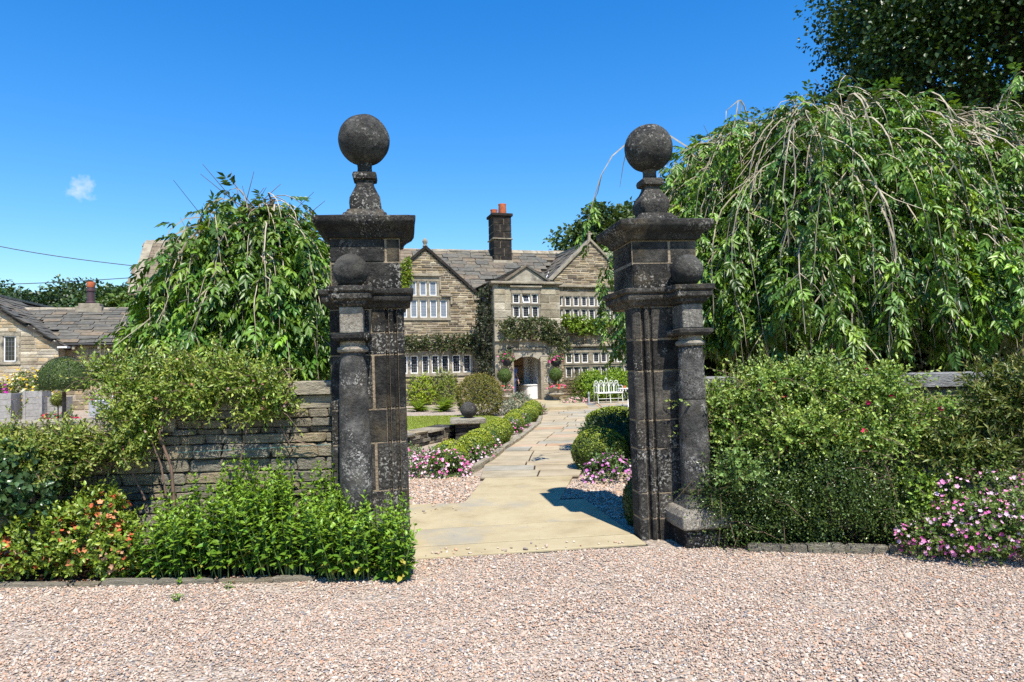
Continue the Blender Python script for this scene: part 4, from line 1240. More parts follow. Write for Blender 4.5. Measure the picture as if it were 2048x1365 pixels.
# step
sd = lambda u, v, z: gnd(u, v, z)[:2]
stp = [sd(1040,814,.13), sd(1083,816,.13), sd(1130,814.5,.13), sd(1177,811.5,.13), sd(1170,805,.13), HF.w(sPR+.3,-.05)[:2], HF.w(sPR-.4,.44)[:2], HF.w(sPL+.4,.44)[:2], HF.w(sPL-.4,-.05)[:2]]
stepo = MB().prism([tuple(p) for p in stp], 0, .13).build('door_step', M['slab'], bevel=.02, seg=2)
tag(stepo, kind='structure')
MB().box(x0, x1, T_P+.0, yb, 0, .125).build('porch_floor', M['flag'], house)
# lantern on the porch
sl_, zl_ = HF.pix(1063.5, 672, T_P)
lan = empty('wall_lantern', HF.w(sl_, T_P-.22, zl_), HF.rz, 'small black iron lantern hung above the porch doorway', 'lantern')
MB().lathe([(.06,-.19),(.10,-.17),(.13,.10)], (0,0), 6).build('glass', M['lamp_glass'], lan)
MB().lathe([(.16,.10),(.15,.13),(.05,.22),(.02,.26),(.03,.30)], (0,0), 6).build('hood', M['black_iron'], lan)
fr = MB()
for i in range(6):
    a = math.pi/3*i; fr.tube([(.065*math.cos(a),.065*math.sin(a),-.2),(.137*math.cos(a),.137*math.sin(a),.1)], .012, 4)
fr.lathe([(.03,-.24),(.08,-.21),(.08,-.19)], (0,0), 6)
fr.build('cage', M['black_iron'], lan)
MB().tube([(0,0,.28),(0,.06,.36),(0,.16,.36),(0,.22,.30)], .014, 5).build('bracket', M['black_iron'], lan)

# ================================================================== COTTAGE at the left
CF = Frame(atY(115, 700, 33)[:2], R_(15))
cott = empty('cottage', CF.w(0,0), CF.rz, 'low rubble stone cottage with stone slate roof and a single chimney pot', 'cottage')
CT = 0.0
sc0, zce = CF.pix(115, 688, CT); sc1, _ = CF.pix(300, 690, CT)
sg0, zg = CF.pix(-260, 690, -.8)
# gable end (front) to the left, apex out of the frame
sga, zga = CF.pix(-57, 584, -.9); sgr, zgr = CF.pix(122, 692, -.9); kG = (zga-zgr)/(sgr-sga)
gp = [(2*sga-sgr,0),(sgr-.1,0),(sgr-.1,zgr+.1*kG),(sga,zga),(2*sga-sgr,zgr)]
cpal = [(.46,.41,.31),(.38,.33,.25),(.55,.50,.40),(.50,.40,.26),(.31,.27,.21),(.44,.41,.35)]
cw1 = lights_row([(-22,-5),(7,31)], 672, 724, -.9, CF)
cw2 = lights_row([(185,201),(211,226)], 703, 737, CT, CF)
hc1 = window_row(cott, cw1, -.9, jamb=.2, top=.16, bot=.14, mat='coping', nx=3, nz=5)
hc2 = window_row(cott, cw2, CT, jamb=.15, top=.14, bot=.12, mat='coping', nx=3, nz=5)
w = MB().wallpoly(gp, -.7, 6).build('wall', M['house_core'], cott)
stone_face('wall_stones', gp, [hc1], -.9, .22, w, 51, hs=(.12,.22), ws=(.3,.8), pal=cpal)
wpoly = [(sgr-.1,0),(sc1+1.5,0),(sc1+1.5,zce-.1),(sgr-.1,zce-.1)]
w = MB().wallpoly(wpoly, CT+.2, 5).build('wall', M['house_core'], cott)
stone_face('wall_stones', wpoly, [hc2], CT, .22, w, 52, hs=(.12,.22), ws=(.3,.8), pal=cpal)
# wing roof
t_r = 2.9; _, zcr = CF.pix(180, 620, t_r); kC = (zcr-zce)/(t_r+.3)
def croof(p, nm='roof'):
    n = len(p); v = [tuple(q) for q in p]+[(q[0],q[1],q[2]-.12) for q in p]
    return MB().add(v, [tuple(range(n)), tuple(range(n,2*n))[::-1]]+[(i,(i+1)%n,n+(i+1)%n,n+i) for i in range(n)]).build(nm, M['dark_fill'], cott)
cr = croof([(sgr-4,-.3,zce),(sc1+1.6,-.3,zce),(sc1+1.6,t_r,zcr),(sgr-4,t_r,zcr)])
croof([(sgr-4,t_r+.01,zcr),(sc1+1.6,t_r+.01,zcr),(sc1+1.6,2*t_r+.3,zce),(sgr-4,2*t_r+.3,zce)])
Uc = Vector((0,t_r+.3,zcr-zce)); rc = Uc.length; Uc.normalize()
gz = lambda c: zga-kG*abs(c[0]-sga)
slate_slope(cr, (sgr-4,-.3,zce), (1,0,0), Uc, sc1+1.6-sgr+4, rc+.1, 61, exp=.30, wlo=.5, whi=1.1, keep=lambda c: c[2] > gz(c)-.05)
x = sgr-3.0
while x < sc1+1.4:
    wv = random.uniform(.5,.9)
    MB().add([(0,-.2,-.13),(wv-.015,-.2,-.13),(wv-.015,0,.06),(0,0,.06),(wv-.015,.2,-.13),(0,.2,-.13)], [(0,1,2,3),(3,2,4,5)]).build('ridge_stone', M['dressed'], cr, loc=(x,t_r,zcr+.06))
    x += wv
# front gable roof: right-hand slope seen edge on
gl = croof([(sga,-1.05,zga+.03),(sgr+.15,-1.05,zgr-.12*kG),(sgr+.15,9,zgr-.12*kG),(sga,9,zga+.03)])
croof([(sga-.01,-1.05,zga+.03),(sga-.01,9,zga+.03),(2*sga-sgr,9,zgr),(2*sga-sgr,-1.05,zgr)])
MB().bar((sga,-1.05,zga+.08),(sga,9,zga+.08),.35,.12).build('ridge',M['dressed'],gl)
Ug = Vector((sga-sgr,0,zga-zgr)); rgl = Ug.length; Ug.normalize()
slate_slope(gl, (sgr+.15,-1.05,zgr-.12*kG), (0,1,0), Ug, 9.5, rgl+.1, 62, exp=.30, wlo=.5, whi=1.0, keep=lambda c: c[2] > zce+(c[1]+.3)*kC-.3 or c[1] < -.2)
gut = MB().tube([(sgr-.1,-.42,zce-.06),(sc1+1.6,-.42,zce-.06)], .055, 8); gut.build('gutter', M['black_iron'], cott)
for i in range(6):
    xx = sgr+.35+i*1.1
    MB().box(xx-.06,xx+.06,-.40,-.001,zce-.30,zce-.12).build('gutter_corbel', M['coping'], cott, bevel=.01)
MB().box(sgr-.1,sgr+.3,-1.06,-.6,zgr-.12*kG-.03,zgr-.12*kG+.05).build('lead_flashing', M['white_paint'], cott)
# chimney with tall dark pot
sch, zch = CF.pix(182, 622, t_r)
ccm = MB().box(-.62,.62,-.4,.4,-.6,.20).build('chimney', M['dressed'], cott, loc=(sch,t_r,zch), bevel=.02)
MB().box(-.5,.5,-.33,.33,.20,.36).build('chimney_cap', M['dressed'], ccm, bevel=.02)
MB().lathe([(.24,.36),(.25,.45),(.19,.50),(.19,1.0),(.23,1.03),(.23,1.11),(.19,1.13),(.18,1.22)], (0,0), 18).build('chimney_pot', M['dark_pot'], ccm, smooth=True)
MB().lathe([(.18,1.22),(.20,1.25),(.20,1.50),(.17,1.52)], (0,0), 18).build('pot_top', M['terracotta'], ccm, smooth=True)

# ================================================================== TREES
def tube_pts(a, b, r, n=6, wob=.1, sag=0):
    a=np.asarray(a,float); b=np.asarray(b,float); o=[]
    for i in range(n+1):
        f=i/n; p=a*(1-f)+b*f; p=p+r.normal(size=3)*wob*math.sin(math.pi*f); p[2]+=sag*math.sin(math.pi*f); o.append(p)
    return o

def clump_tree(name, label, base, H, crown_c, crown_r, nclump, nleaf, L, Wd, col, seed, tr=.3, group=None, mat='leaf', flat=.55, cr=(.16,.30), core=True):
    """trunk, limbs to leaf clumps spread through the crown; crown = many small leaves"""
    r=np.random.default_rng(seed)
    root=empty(name, (base[0],base[1],0), 0, label, 'tree', group)
    bx,by=base[0],base[1]
    c=np.asarray(crown_c)-np.array([bx,by,0]); R=np.asarray(crown_r)
    d=nrm(r.normal(size=(nclump,3))); d[:,2]=np.where(d[:,2]<-.55,-d[:,2],d[:,2])
    rad=r.uniform(.35,1,nclump)**.5
    C=c+d*R*rad[:,None]*(1+.15*lump(d,2,seed))[:,None]
    mb=MB(); top=np.array([c[0]*.5,c[1]*.5,max(c[2]-R[2]*.55,H*.25)])
    mb.tube([np.zeros(3)+(0,0,-.1),(c[0]*.1,c[1]*.1,top[2]*.5),top,top*.3+c*.7+(0,0,R[2]*.3)],[tr*1.25,tr,tr*.75,tr*.3],10)
    mb.build('trunk',M['bark'],root,smooth=True)
    lb=MB()
    for k in range(min(nclump,46)):
        p=tube_pts(top+(c-top)*r.uniform(0,.6),C[k],r,5,.12,.15)
        lb.tube(p,[tr*.34*(1-.85*i/5) for i in range(6)],5)
    lb.build('limbs',M['bark'],root,smooth=True)
    cl=Cloud(); mr=min(R)
    per=max(4,int(nleaf/nclump))
    for k in range(nclump):
        cs=mr*r.uniform(*cr)*1.5
        n=int(per*r.uniform(.7,1.3))
        P,N=ellip(n,C[k],(cs,cs,cs*flat),r,.35,1.0,None,.25,2.5,k)
        D=nrm(N*.8+r.normal(size=P.shape)*.7+np.array([0,0,-.15]))
        nn=nrm(UP+N*.6+r.normal(size=P.shape)*.45)
        cc=jitcol(n,col,r,.3)*r.uniform(.75,1.25)
        s=1+r.uniform(-.3,.3,n)
        cl.add(P,D,nn,L*s,Wd*s,cc)
    cl.build('crown',M[mat],root,fold=.2)
    return root

def weeping_tree(label, base, H, R, zlow, nstr, seed, llen=.12, col=(.075,.155,.02), tip=(.16,.27,.03), spikes=18, rfun=None, lean=(0,0), bare=.28, trunk=.16, strand_len=(1.0,2.8), camside=.75, dome=2.4, shoulder=0.0):
    r=np.random.default_rng(seed)
    root=empty('weeping_tree',(base[0],base[1],0),0,label,'tree','weeping ash trees inside the walls')
    tw=MB(); cl=Cloud(); limbs=MB(); dead=MB()
    hub=np.array([lean[0]*.5,lean[1]*.5,H*.80])
    limbs.tube([(0,0,-.1),(lean[0]*.2+.05,.03,H*.35),hub*.5+np.array([0,0,H*.25]),hub],[trunk*1.2,trunk,trunk*.9,trunk*.6],9)
    NP=[];ND=[];NF=[];NB=[];NT=[]
    camang=math.atan2(-base[1],-base[0])
    per=15; nclus=max(8,nstr//per); clus=[]
    for q in range(nclus):
        th=r.uniform(-math.pi,math.pi)
        if r.uniform()<camside: th=camang+r.normal(0,1.15)
        clus.append((th,math.sqrt(r.uniform(0,1)),r.normal(0,.16),r.uniform(.55,1.25),r.uniform(.6,1.2),r.uniform(.6,1.35)))
    for k in range(nstr):
        cth,crho,cz_,cln,cb,ctone=clus[k%nclus]
        rho=min(1.06,abs(crho+r.normal(0,.07))); th=cth+r.normal(0,.16)/max(.35,rho)
        Rt=R*(rfun(th) if rfun else 1)*(1+.10*math.sin(3*th+seed)+.07*math.sin(7*th+2*seed))
        lump_=.22*math.sin(4*th+seed*1.7+3*rho)+.16*math.sin(9*th-5*rho)
        z=H-(H*.42)*min(1,rho)**dome+lump_*.8*rho-.1+cz_+r.normal(0,.07)+shoulder*max(max(0,-math.cos(th)),1.3*max(0,math.cos(th)))*rho**2
        out=np.array([math.cos(th),math.sin(th),0])
        p=np.array([lean[0]*(1-rho*.4),lean[1]*(1-rho*.4),0])+out*Rt*rho*.86+np.array([0,0,z])
        d=nrm(out*(.35+.4*r.uniform())+np.array([0,0,.22-.6*rho])+r.normal(size=3)*.3)
        ln=r.uniform(*strand_len)*(.55+.6*rho)*cln
        n=11; st=ln/n; pts=[p]; g=r.uniform(.35,.65)
        for i in range(n):
            p=p+d*st; d=nrm(d+np.array([0,0,-g])+r.normal(size=3)*.09)
            if p[2]<zlow+r.uniform(0,.5): break
            pts.append(p)
        if len(pts)<3: continue
        isb=r.uniform()<bare*cb
        r0=r.uniform(.006,.012)*(1.3 if isb else .8)
        tw.tube(pts,[r0*(1-.75*i/len(pts)) for i in range(len(pts))],3)
        if isb:                    # side twigs, hanging bare
            for q in range(r.integers(3,8)):
                i=r.integers(1,len(pts)-1); a=pts[i]; e=nrm(np.array([r.normal(),r.normal(),-1.8]))*r.uniform(.25,.7)
                tw.tube([a,a+e*.5+r.normal(size=3)*.04,a+e],[r0*.6,r0*.45,r0*.2],3)
        if k%14==0:
            limbs.tube(tube_pts(hub+np.array([0,0,r.uniform(-.6,.2)]),pts[0],r,5,.10,.25),[trunk*.35*(1-.8*i/5) for i in range(6)],5)
        f0=r.uniform(0,.35) if not isb else r.uniform(.5,.9)
        f1=r.uniform(.75,1.0)
        PT=np.array(pts); m=len(pts)
        nn=max(1,int(ln*(f1-f0)/.075))
        for f in np.linspace(f0,f1,nn):
            i=min(int(f*(m-1)),m-2); q=f*(m-1)-i
            NP.append(PT[i]*(1-q)+PT[i+1]*q); ND.append(nrm(PT[i+1]-PT[i])); NF.append(f); NT.append(ctone*r.uniform(.85,1.15)); NB.append(min(1,max(0,(H-PT[i][2])/(H-zlow))))
    NP=np.array(NP);ND=np.array(ND);NF=np.array(NF);n=len(NP)
    # compound leaves: a drooping rachis with four pairs and an end leaflet
    side=nrm(np.cross(ND,r.normal(size=(n,3))))
    rc=nrm(side*.9+ND*.5+np.array([0,0,-.25])); rl=llen*r.uniform(1.3,2.0,n)
    base_c=jitcol(n,col,r,.3); t_=jitcol(n,tip,r,.2)
    w=np.clip(r.normal(.25,.33,n),0,1)[:,None]; CC=(base_c*(1-w)+t_*w)*np.array(NT)[:,None]
    S=nrm(np.cross(rc,UP+r.normal(size=(n,3))*.3)); Nn=np.cross(S,rc)
    for j in range(4):
        f=.25+.22*j; P=NP+rc*(rl*f)[:,None]; P[:,2]-=rl*.22*f*f
        for sg in (-1,1):
            D=nrm(rc*.65+S*sg*.8+np.array([0,0,-.35])+r.normal(size=(n,3))*.18)
            s=llen*r.uniform(.75,1.15,n)
            cl.add(P,D,Nn+r.normal(size=(n,3))*.3,s,s*.36,CC*(1+r.uniform(-.12,.12,(n,1))))
    P=NP+rc*rl[:,None]; P[:,2]-=rl*.22
    cl.add(P,nrm(rc+np.array([0,0,-.5])),Nn,llen*r.uniform(.8,1.2,n),llen*.38,CC)
    for k in range(spikes):       # stiff dead leaders standing out of the dome
        th=camang+r.normal(0,1.3); rho=r.uniform(.1,.95); out=np.array([math.cos(th),math.sin(th),0])
        a=out*R*(rfun(th) if rfun else 1)*rho*.85+np.array([lean[0]*(1-rho*.4),lean[1]*(1-rho*.4),H-(H*.42)*rho**dome-.15])
        e=nrm(out*.8*rho+np.array([r.normal()*.5,r.normal()*.3,.75]))*r.uniform(.35,.75); bend=r.normal(size=3)*.06
        dead.tube([a,a+e*.5+bend,a+e*r.uniform(1,1.5)],[.009,.006,.003],4)
    limbs.build('trunk',M['bark'],root,smooth=True)
    tw.build('twigs',M['twig'],root); dead.build('dead_shoots',M['twig_red'],root)
    cl.build('crown',M['leaf'],root,fold=.18,droop=.15)
    return root

LT=atY(512,600,8.9)
weeping_tree('small weeping ash with bare drooping twigs behind the left gate pier', (LT[0],LT[1]), 3.78, .95, 1.25, 760, 5, .125, col=(.062,.14,.018), tip=(.18,.31,.03), spikes=30, strand_len=(.9,2.3), camside=.6)
RT=atY(1672,600,10.5)
weeping_tree('broad weeping ash trailing pale bare twigs behind the right gate pier', (RT[0],RT[1]), 5.0, 3.05, 1.35, 2700, 8, .106, col=(.055,.128,.017), tip=(.19,.32,.03), spikes=26, bare=.42,
   rfun=lambda th: 1.0+.50*max(0,math.cos(th))-.22*max(0,-math.sin(th)), strand_len=(1.3,3.4), camside=.72, trunk=.24, dome=4.2, shoulder=.5)
# tall dark tree over the right, its neighbours filling in behind
BT=atY(1990,600,20)
clump_tree('sycamore_tree','towering dark green sycamore rising behind the weeping ash',(BT[0]+.5,BT[1]),17,(BT[0]+2.4,BT[1],10.2),(6.9,5.2,6.6),260,190000,.135,.115,(.028,.062,.010),71,.42,mat='leaf',cr=(.15,.27))
b2=atY(1560,700,21)
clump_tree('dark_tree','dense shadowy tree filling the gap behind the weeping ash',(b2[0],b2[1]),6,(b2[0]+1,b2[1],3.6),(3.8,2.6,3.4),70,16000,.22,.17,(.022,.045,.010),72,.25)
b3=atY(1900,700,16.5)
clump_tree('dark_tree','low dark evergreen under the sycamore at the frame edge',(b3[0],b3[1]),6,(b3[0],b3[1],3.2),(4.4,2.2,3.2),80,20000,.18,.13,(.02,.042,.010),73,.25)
b4=atY(1225,600,46)
clump_tree('broadleaf_tree','leafy tree showing above the right gable of the manor',(b4[0],b4[1]),13,(b4[0]+1.2,b4[1],8.2),(4.9,4,4.4),90,26000,.30,.24,(.055,.095,.02),74,.35)
for i,(u,vt,Y,rad,c) in enumerate(((20,588,52,3.2,(.06,.105,.02)),(95,592,50,2.6,(.035,.07,.025)),(150,578,52,3.4,(.05,.085,.02)),(225,578,50,3.0,(.045,.085,.018)),(262,588,44,2.2,(.075,.13,.02)))):
    p=atY(u,vt,Y)
    clump_tree('distant_tree',['leftmost light green tree beyond the cottage roof','bluish dark tree beyond the cottage roof, between two taller crowns','rounded olive green tree beyond the cottage roof, tallest of its row','dark tree just beyond the cottage chimney pot','bright green tree between cottage roof and manor gable'][i],
      (p[0],p[1]),p[2],(p[0],p[1],p[2]-rad*.95),(rad*1.15,rad,rad),44,7000,.30,.22,c,80+i,.25,'trees beyond the cottage',cr=(.2,.36))

# ================================================================== GARDEN INSIDE THE GATE
def g2(u,v,z=0): 
    p=gnd(u,v,z); return float(p[0]),float(p[1])

def mound(name,label,c,rad,col,tip,seed,cat='shrub',group=None,L=.03,Wd=.02,dens=900,n=4,slen=.05,core=(.03,.06,.012),mat='leaf',up=.2,lumpy=.05,lo=.93,rnd=.3,corek=.93,dv=.25,ang=50,zmin=.0,clip=False):
    """clipped or rounded shrub: dense small leaves round a leafy core"""
    r=np.random.default_rng(seed)
    root=empty(name,(c[0],c[1],0),0,label,cat,group)
    cz=c[2]
    cl=Cloud()
    if clip:
        a=4*math.pi*((rad[0]*rad[1])**1.6/3+(rad[0]*rad[2])**1.6/3+(rad[1]*rad[2])**1.6/3)**(1/1.6)
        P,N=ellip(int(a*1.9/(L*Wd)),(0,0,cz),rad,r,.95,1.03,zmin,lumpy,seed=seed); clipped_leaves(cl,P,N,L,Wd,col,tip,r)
    else:
        bush_leaves(cl,[((0,0,cz),rad)],dens,L,Wd,col,r,n=n,slen=slen,up=up,tip=tip,lo=lo,lumpy=lumpy,zmin=zmin,rnd=rnd,dv=dv,ang=ang)
    cl.build('foliage',M[mat],root)
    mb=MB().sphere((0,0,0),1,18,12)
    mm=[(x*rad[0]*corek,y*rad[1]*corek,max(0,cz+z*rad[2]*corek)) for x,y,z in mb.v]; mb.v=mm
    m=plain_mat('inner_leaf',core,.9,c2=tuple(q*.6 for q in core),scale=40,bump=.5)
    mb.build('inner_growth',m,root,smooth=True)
    return root

# clipped box mounds up the left of the path
bx=[(903,947,.33,.46),(935,925,.32,.46),(962,910,.31,.45),(984,893,.32,.46),(1004,880,.31,.45),(1020,866,.32,.46),(1038,855,.32,.46),(1052,845,.33,.48),(1068,838,.36,.55)]
words=['nearest the gate','second from the gate','third from the gate','fourth from the gate','fifth from the gate','sixth from the gate','seventh from the gate','eighth from the gate','last and tallest, next to the door step']
for i,(u,v,rad,h) in enumerate(bx):
    x,y=g2(u,v); y+=.25; rad*=.86; x+=(.07 if i%2 else -.05)
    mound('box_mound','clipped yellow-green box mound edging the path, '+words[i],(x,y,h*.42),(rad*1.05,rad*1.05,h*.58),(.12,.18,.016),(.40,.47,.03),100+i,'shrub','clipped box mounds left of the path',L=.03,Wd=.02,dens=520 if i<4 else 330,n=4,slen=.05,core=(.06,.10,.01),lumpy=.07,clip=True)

def flower_clump(label,c,rad,nfl,cols,seed,h=.25,fs=.035,col=(.075,.14,.03),dens=260,L=.045,Wd=.03,cat='flowers',group=None,name='flower_clump'):
    r=np.random.default_rng(seed)
    root=empty(name,(c[0],c[1],c[2] if len(c)>2 else 0),0,label,cat,group)
    cl=Cloud(); el=((0,0,h*.25),(rad[0],rad[1],h*.75))
    bush_leaves(cl,[el],dens,L,Wd,col,r,n=5,slen=.08,up=.5,lo=.6,lumpy=.15,zmin=0,tip=tuple(q*1.4 for q in col))
    cl.build('foliage',M['leaf'],root)
    P,N=ellip(nfl*2,el[0],np.array(el[1])*1.08,r,.88,1.08,0.02,.15,2.2,seed); k=min(nfl,len(P))
    fl=Cloud(); flowers(fl,P[:k],nrm(N[:k]+UP*.7+np.array([0,-.4,0])),fs,cols,r)
    fl.build('blooms',M['petal'],root,kind='f')['kind']='stuff'
    return root
PINK=[(.75,.22,.45),(.80,.38,.58),(.78,.55,.66),(.62,.12,.34),(.85,.66,.74)]
LILAC=[(.62,.20,.50),(.70,.38,.62),(.50,.14,.42),(.80,.60,.75)]
x,y=g2(872,955); flower_clump('wide clump of pale pink flowers at the gravel edge below the first box mound',(x,y+.1),(.47,.30),260,PINK,201,.38,.045)
x,y=g2(825,945); flower_clump('pink flowers against the low wall, just past the left gate pier',(x-.1,y+.1),(.25,.30),80,PINK,207,.36,.045)
for i,(u,v,w,n) in enumerate(((972,923,.22,90),(990,903,.20,80),(1010,888,.20,80),(1036,868,.20,80),(1056,855,.18,60),(1086,831,.22,60))):
    x,y=g2(u,v); flower_clump('pink flowers between box mounds and path kerb, '+['first','second','third','fourth','fifth','farthest'][i]+' clump from the gate',(x-.12,y+.15),(w,.42),n,PINK,202+i*3,.32,.05,group='pink clumps along the path kerb')
# right of the path: clipped yew, ferns and flowers
def px_mound(name,label,u,v,rad,h,col,tip,seed,**k):
    x,y=g2(u,v); return mound(name,label,(x,y+rad[1],h*.45),(rad[0],rad[1],h*.56),col,tip,seed,**k)
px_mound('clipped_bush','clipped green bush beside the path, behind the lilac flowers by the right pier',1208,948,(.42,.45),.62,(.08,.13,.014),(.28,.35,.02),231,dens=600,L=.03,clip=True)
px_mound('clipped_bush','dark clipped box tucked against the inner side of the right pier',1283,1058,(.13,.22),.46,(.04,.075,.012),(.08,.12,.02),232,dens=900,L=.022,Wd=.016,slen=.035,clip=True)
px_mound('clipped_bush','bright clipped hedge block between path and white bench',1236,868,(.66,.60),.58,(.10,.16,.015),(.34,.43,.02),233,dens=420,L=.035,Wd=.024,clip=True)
px_mound('shrub','dark ferny shrub in the shade behind the lilac flowers',1256,925,(.58,.8),.66,(.03,.065,.012),(.06,.11,.02),234,dens=300,L=.07,Wd=.03,slen=.16,lumpy=.2,lo=.75,corek=.8,rnd=.5)
px_mound('shrub','dark leafy shrub beside the flagged path under the weeping ash',1222,900,(.38,.7),.50,(.035,.075,.012),(.09,.15,.02),235,dens=320,L=.06,Wd=.03,slen=.12,lumpy=.2,lo=.75,corek=.8,rnd=.5)
x,y=g2(1222,968); flower_clump('lilac pink flowers at the path corner just inside the right pier',(x,y+.15),(.34,.22),150,LILAC,236,.36,.045)
x,y=g2(1180,930); flower_clump('pink flowers spilling on to the flags right of the path',(x+.02,y+.3),(.16,.5),90,PINK,237,.34,.045)
x,y=g2(1178,893); flower_clump('loose pale pink flowers farther up the right path edge',(x+.05,y+.3),(.16,.6),70,PINK,238,.34,.05)

# low garden wall ending in a pillar with a stone ball
p0=np.array(g2(790,905)); p1=np.array(g2(912,876))
def low_wall(label,a,b,h,d,seed):
    rd=random.Random(seed); L=np.linalg.norm(b-a); rz=math.atan2(b[1]-a[1],b[0]-a[0])
    root=MB().box(0,L,.03,d-.03,0,h-.06).build('garden_wall',M['dark_fill'],loc=(a[0],a[1],0),rz=rz); tag(root,label,'wall',kind='thing')
    z=0
    while z<h-.09:
        hh=rd.uniform(.06,.1); x=-rd.uniform(0,.1)
        while x<L-.03:
            w=min(rd.uniform(.18,.45),L-x); obj('stone',rd.choice(BLK if rd.random()<.4 else STONES),root,(x+w/2,.08,z+hh/2),(0,0,rd.uniform(-.04,.04)),(w*.97,.2,hh*.94)); x+=w
        z+=hh
    x=0
    while x<L-.03:
        w=min(rd.uniform(.4,.8),L-x); obj('coping_stone',rd.choice(STONES if rd.random()<.5 else BLK),root,(x+w/2,d/2,z+.03),(rd.uniform(-.02,.02),rd.uniform(-.02,.02),rd.uniform(-.03,.03)),(w*.98,d+.1,.06)); x+=w
    return root
low_wall('low dry stone wall topped with dark flags, bordering the lawn',p0,p1,.27,.42,91)
pc=np.array(g2(935,880)); pc[1]+=.25
pil=MB().box(-.24,.24,-.24,.24,0,.35).build('ball_pillar',M['dark_fill'],loc=(pc[0],pc[1],0)); tag(pil,'squat dark stone pillar on the lawn edge carrying a stone ball','pillar',kind='thing')
for i in range(4):
    for sx in (-1,1):
        obj('stone',random.choice(BLK),pil,(sx*.135,-.13,.045+i*.085),(0,0,random.uniform(-.05,.05)),(.26,.26,.082)); obj('stone',random.choice(BLK),pil,(sx*.135,.13,.045+i*.085),(0,0,random.uniform(-.05,.05)),(.26,.26,.082))
obj('coping_stone',STONES[0],pil,(0,0,.415),(0,.01,.05),(.80,.72,.11))
MB().box(-.3,.3,-.3,.3,.345,.36).build('bed',M['mortar'],pil)
ball=MB().sphere((0,0,.0),.185,40,24).build('stone_ball',M['black_ball'],loc=(pc[0]+.02,pc[1],.652),smooth=True,rough=.003,rs=10); tag(ball,'smooth dark grey stone ball resting on the squat pillar','stone ball',kind='thing')

# shrubs between lawn and house
def shrub(name,label,ells,col,tip,seed,dens,L,Wd,n=6,slen=.15,up=.4,cat='shrub',group=None,mat='leaf',lo=.65,lumpy=.2,rnd=.45,ang=55,bend=0,zmin=.02,fl=None,dv=.28,stemr=.02,core=0,kind='d',twig='bark',nstem=5,cull=True):
    r=np.random.default_rng(seed)
    c0=np.mean([e[0] for e in ells],axis=0)
    root=empty(name,(c0[0],c0[1],0),0,label,cat,group)
    E=[((e[0][0]-c0[0],e[0][1]-c0[1],e[0][2]),e[1]) for e in ells]
    cl=Cloud(); bush_leaves(cl,E,dens,L,Wd,col,r,n=n,slen=slen,up=up,tip=tip,lo=lo,lumpy=lumpy,rnd=rnd,ang=ang,bend=bend,zmin=zmin,dv=dv,cull=cull)
    cl.build('foliage',M[mat],root,kind=kind)
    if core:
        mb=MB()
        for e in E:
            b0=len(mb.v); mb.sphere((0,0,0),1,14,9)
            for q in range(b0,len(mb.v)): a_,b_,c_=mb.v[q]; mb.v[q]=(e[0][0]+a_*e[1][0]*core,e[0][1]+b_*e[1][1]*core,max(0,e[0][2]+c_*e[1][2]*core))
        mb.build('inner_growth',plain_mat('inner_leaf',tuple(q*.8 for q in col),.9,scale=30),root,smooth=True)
    ro=[];to=[]
    for e in E:
        for k in range(nstem):
            ro.append((e[0][0]*.5+r.normal()*.05,e[0][1]*.5+r.normal()*.04+.05,0)); to.append(np.array(e[0])+r.uniform(-.55,.55,3)*np.array(e[1]))
    if ro: stems('stems',ro,to,stemr,M[twig],root,r)
    if fl:
        nfl,fs,cols=fl; f=Cloud()
        for e in E:
            P,N=ellip(max(1,nfl//len(E)),e[0],np.array(e[1])*1.05,r,.9,1.1,.05,lumpy); flowers(f,P,nrm(N+UP*.4),fs,cols,r)
        f.build('blooms',M['petal'],root,kind='f')['kind']='stuff'
    return root
def px_shrub(name,label,u,vb,vt,wpx,col,tip,seed,dens,L,Wd,depth=None,**k):
    """shrub whose foot stands at pixel (u,vb) and whose top reaches vt"""
    x,y=g2(u,vb); Y=y; h=(vb-vt)/FPX*Y; w=wpx/FPX*Y/2; dp=depth or w*.8
    return shrub(name,label,[((x,y+dp,h*.45),(w,dp,h*.55))],col,tip,seed,dens,L,Wd,**k)
px_shrub('golden_shrub','big rounded golden-tipped shrub standing at the lawn corner',957,835,753,92,(.12,.135,.02),(.30,.25,.045),251,420,.05,.03,n=5,slen=.09,lo=.85,lumpy=.07)
px_shrub('shrub','yellow-green euonymus under the ground-floor windows, next to the left pier',838,812,752,56,(.20,.29,.02),(.38,.48,.035),252,190,.10,.05)
px_shrub('shrub','mixed green shrub beneath the leaded windows of the left wing',885,810,740,62,(.15,.23,.025),(.28,.30,.06),253,190,.09,.045)
px_shrub('silver_shrub','silver variegated low shrub beside the door step',1040,822,790,46,(.12,.16,.08),(.42,.45,.32),254,260,.06,.035,n=5,slen=.09)
px_shrub('silver_shrub','grey-green creeping shrub at the foot of the golden shrub',1010,832,806,48,(.13,.16,.09),(.40,.42,.30),255,260,.05,.03,n=5,slen=.08)
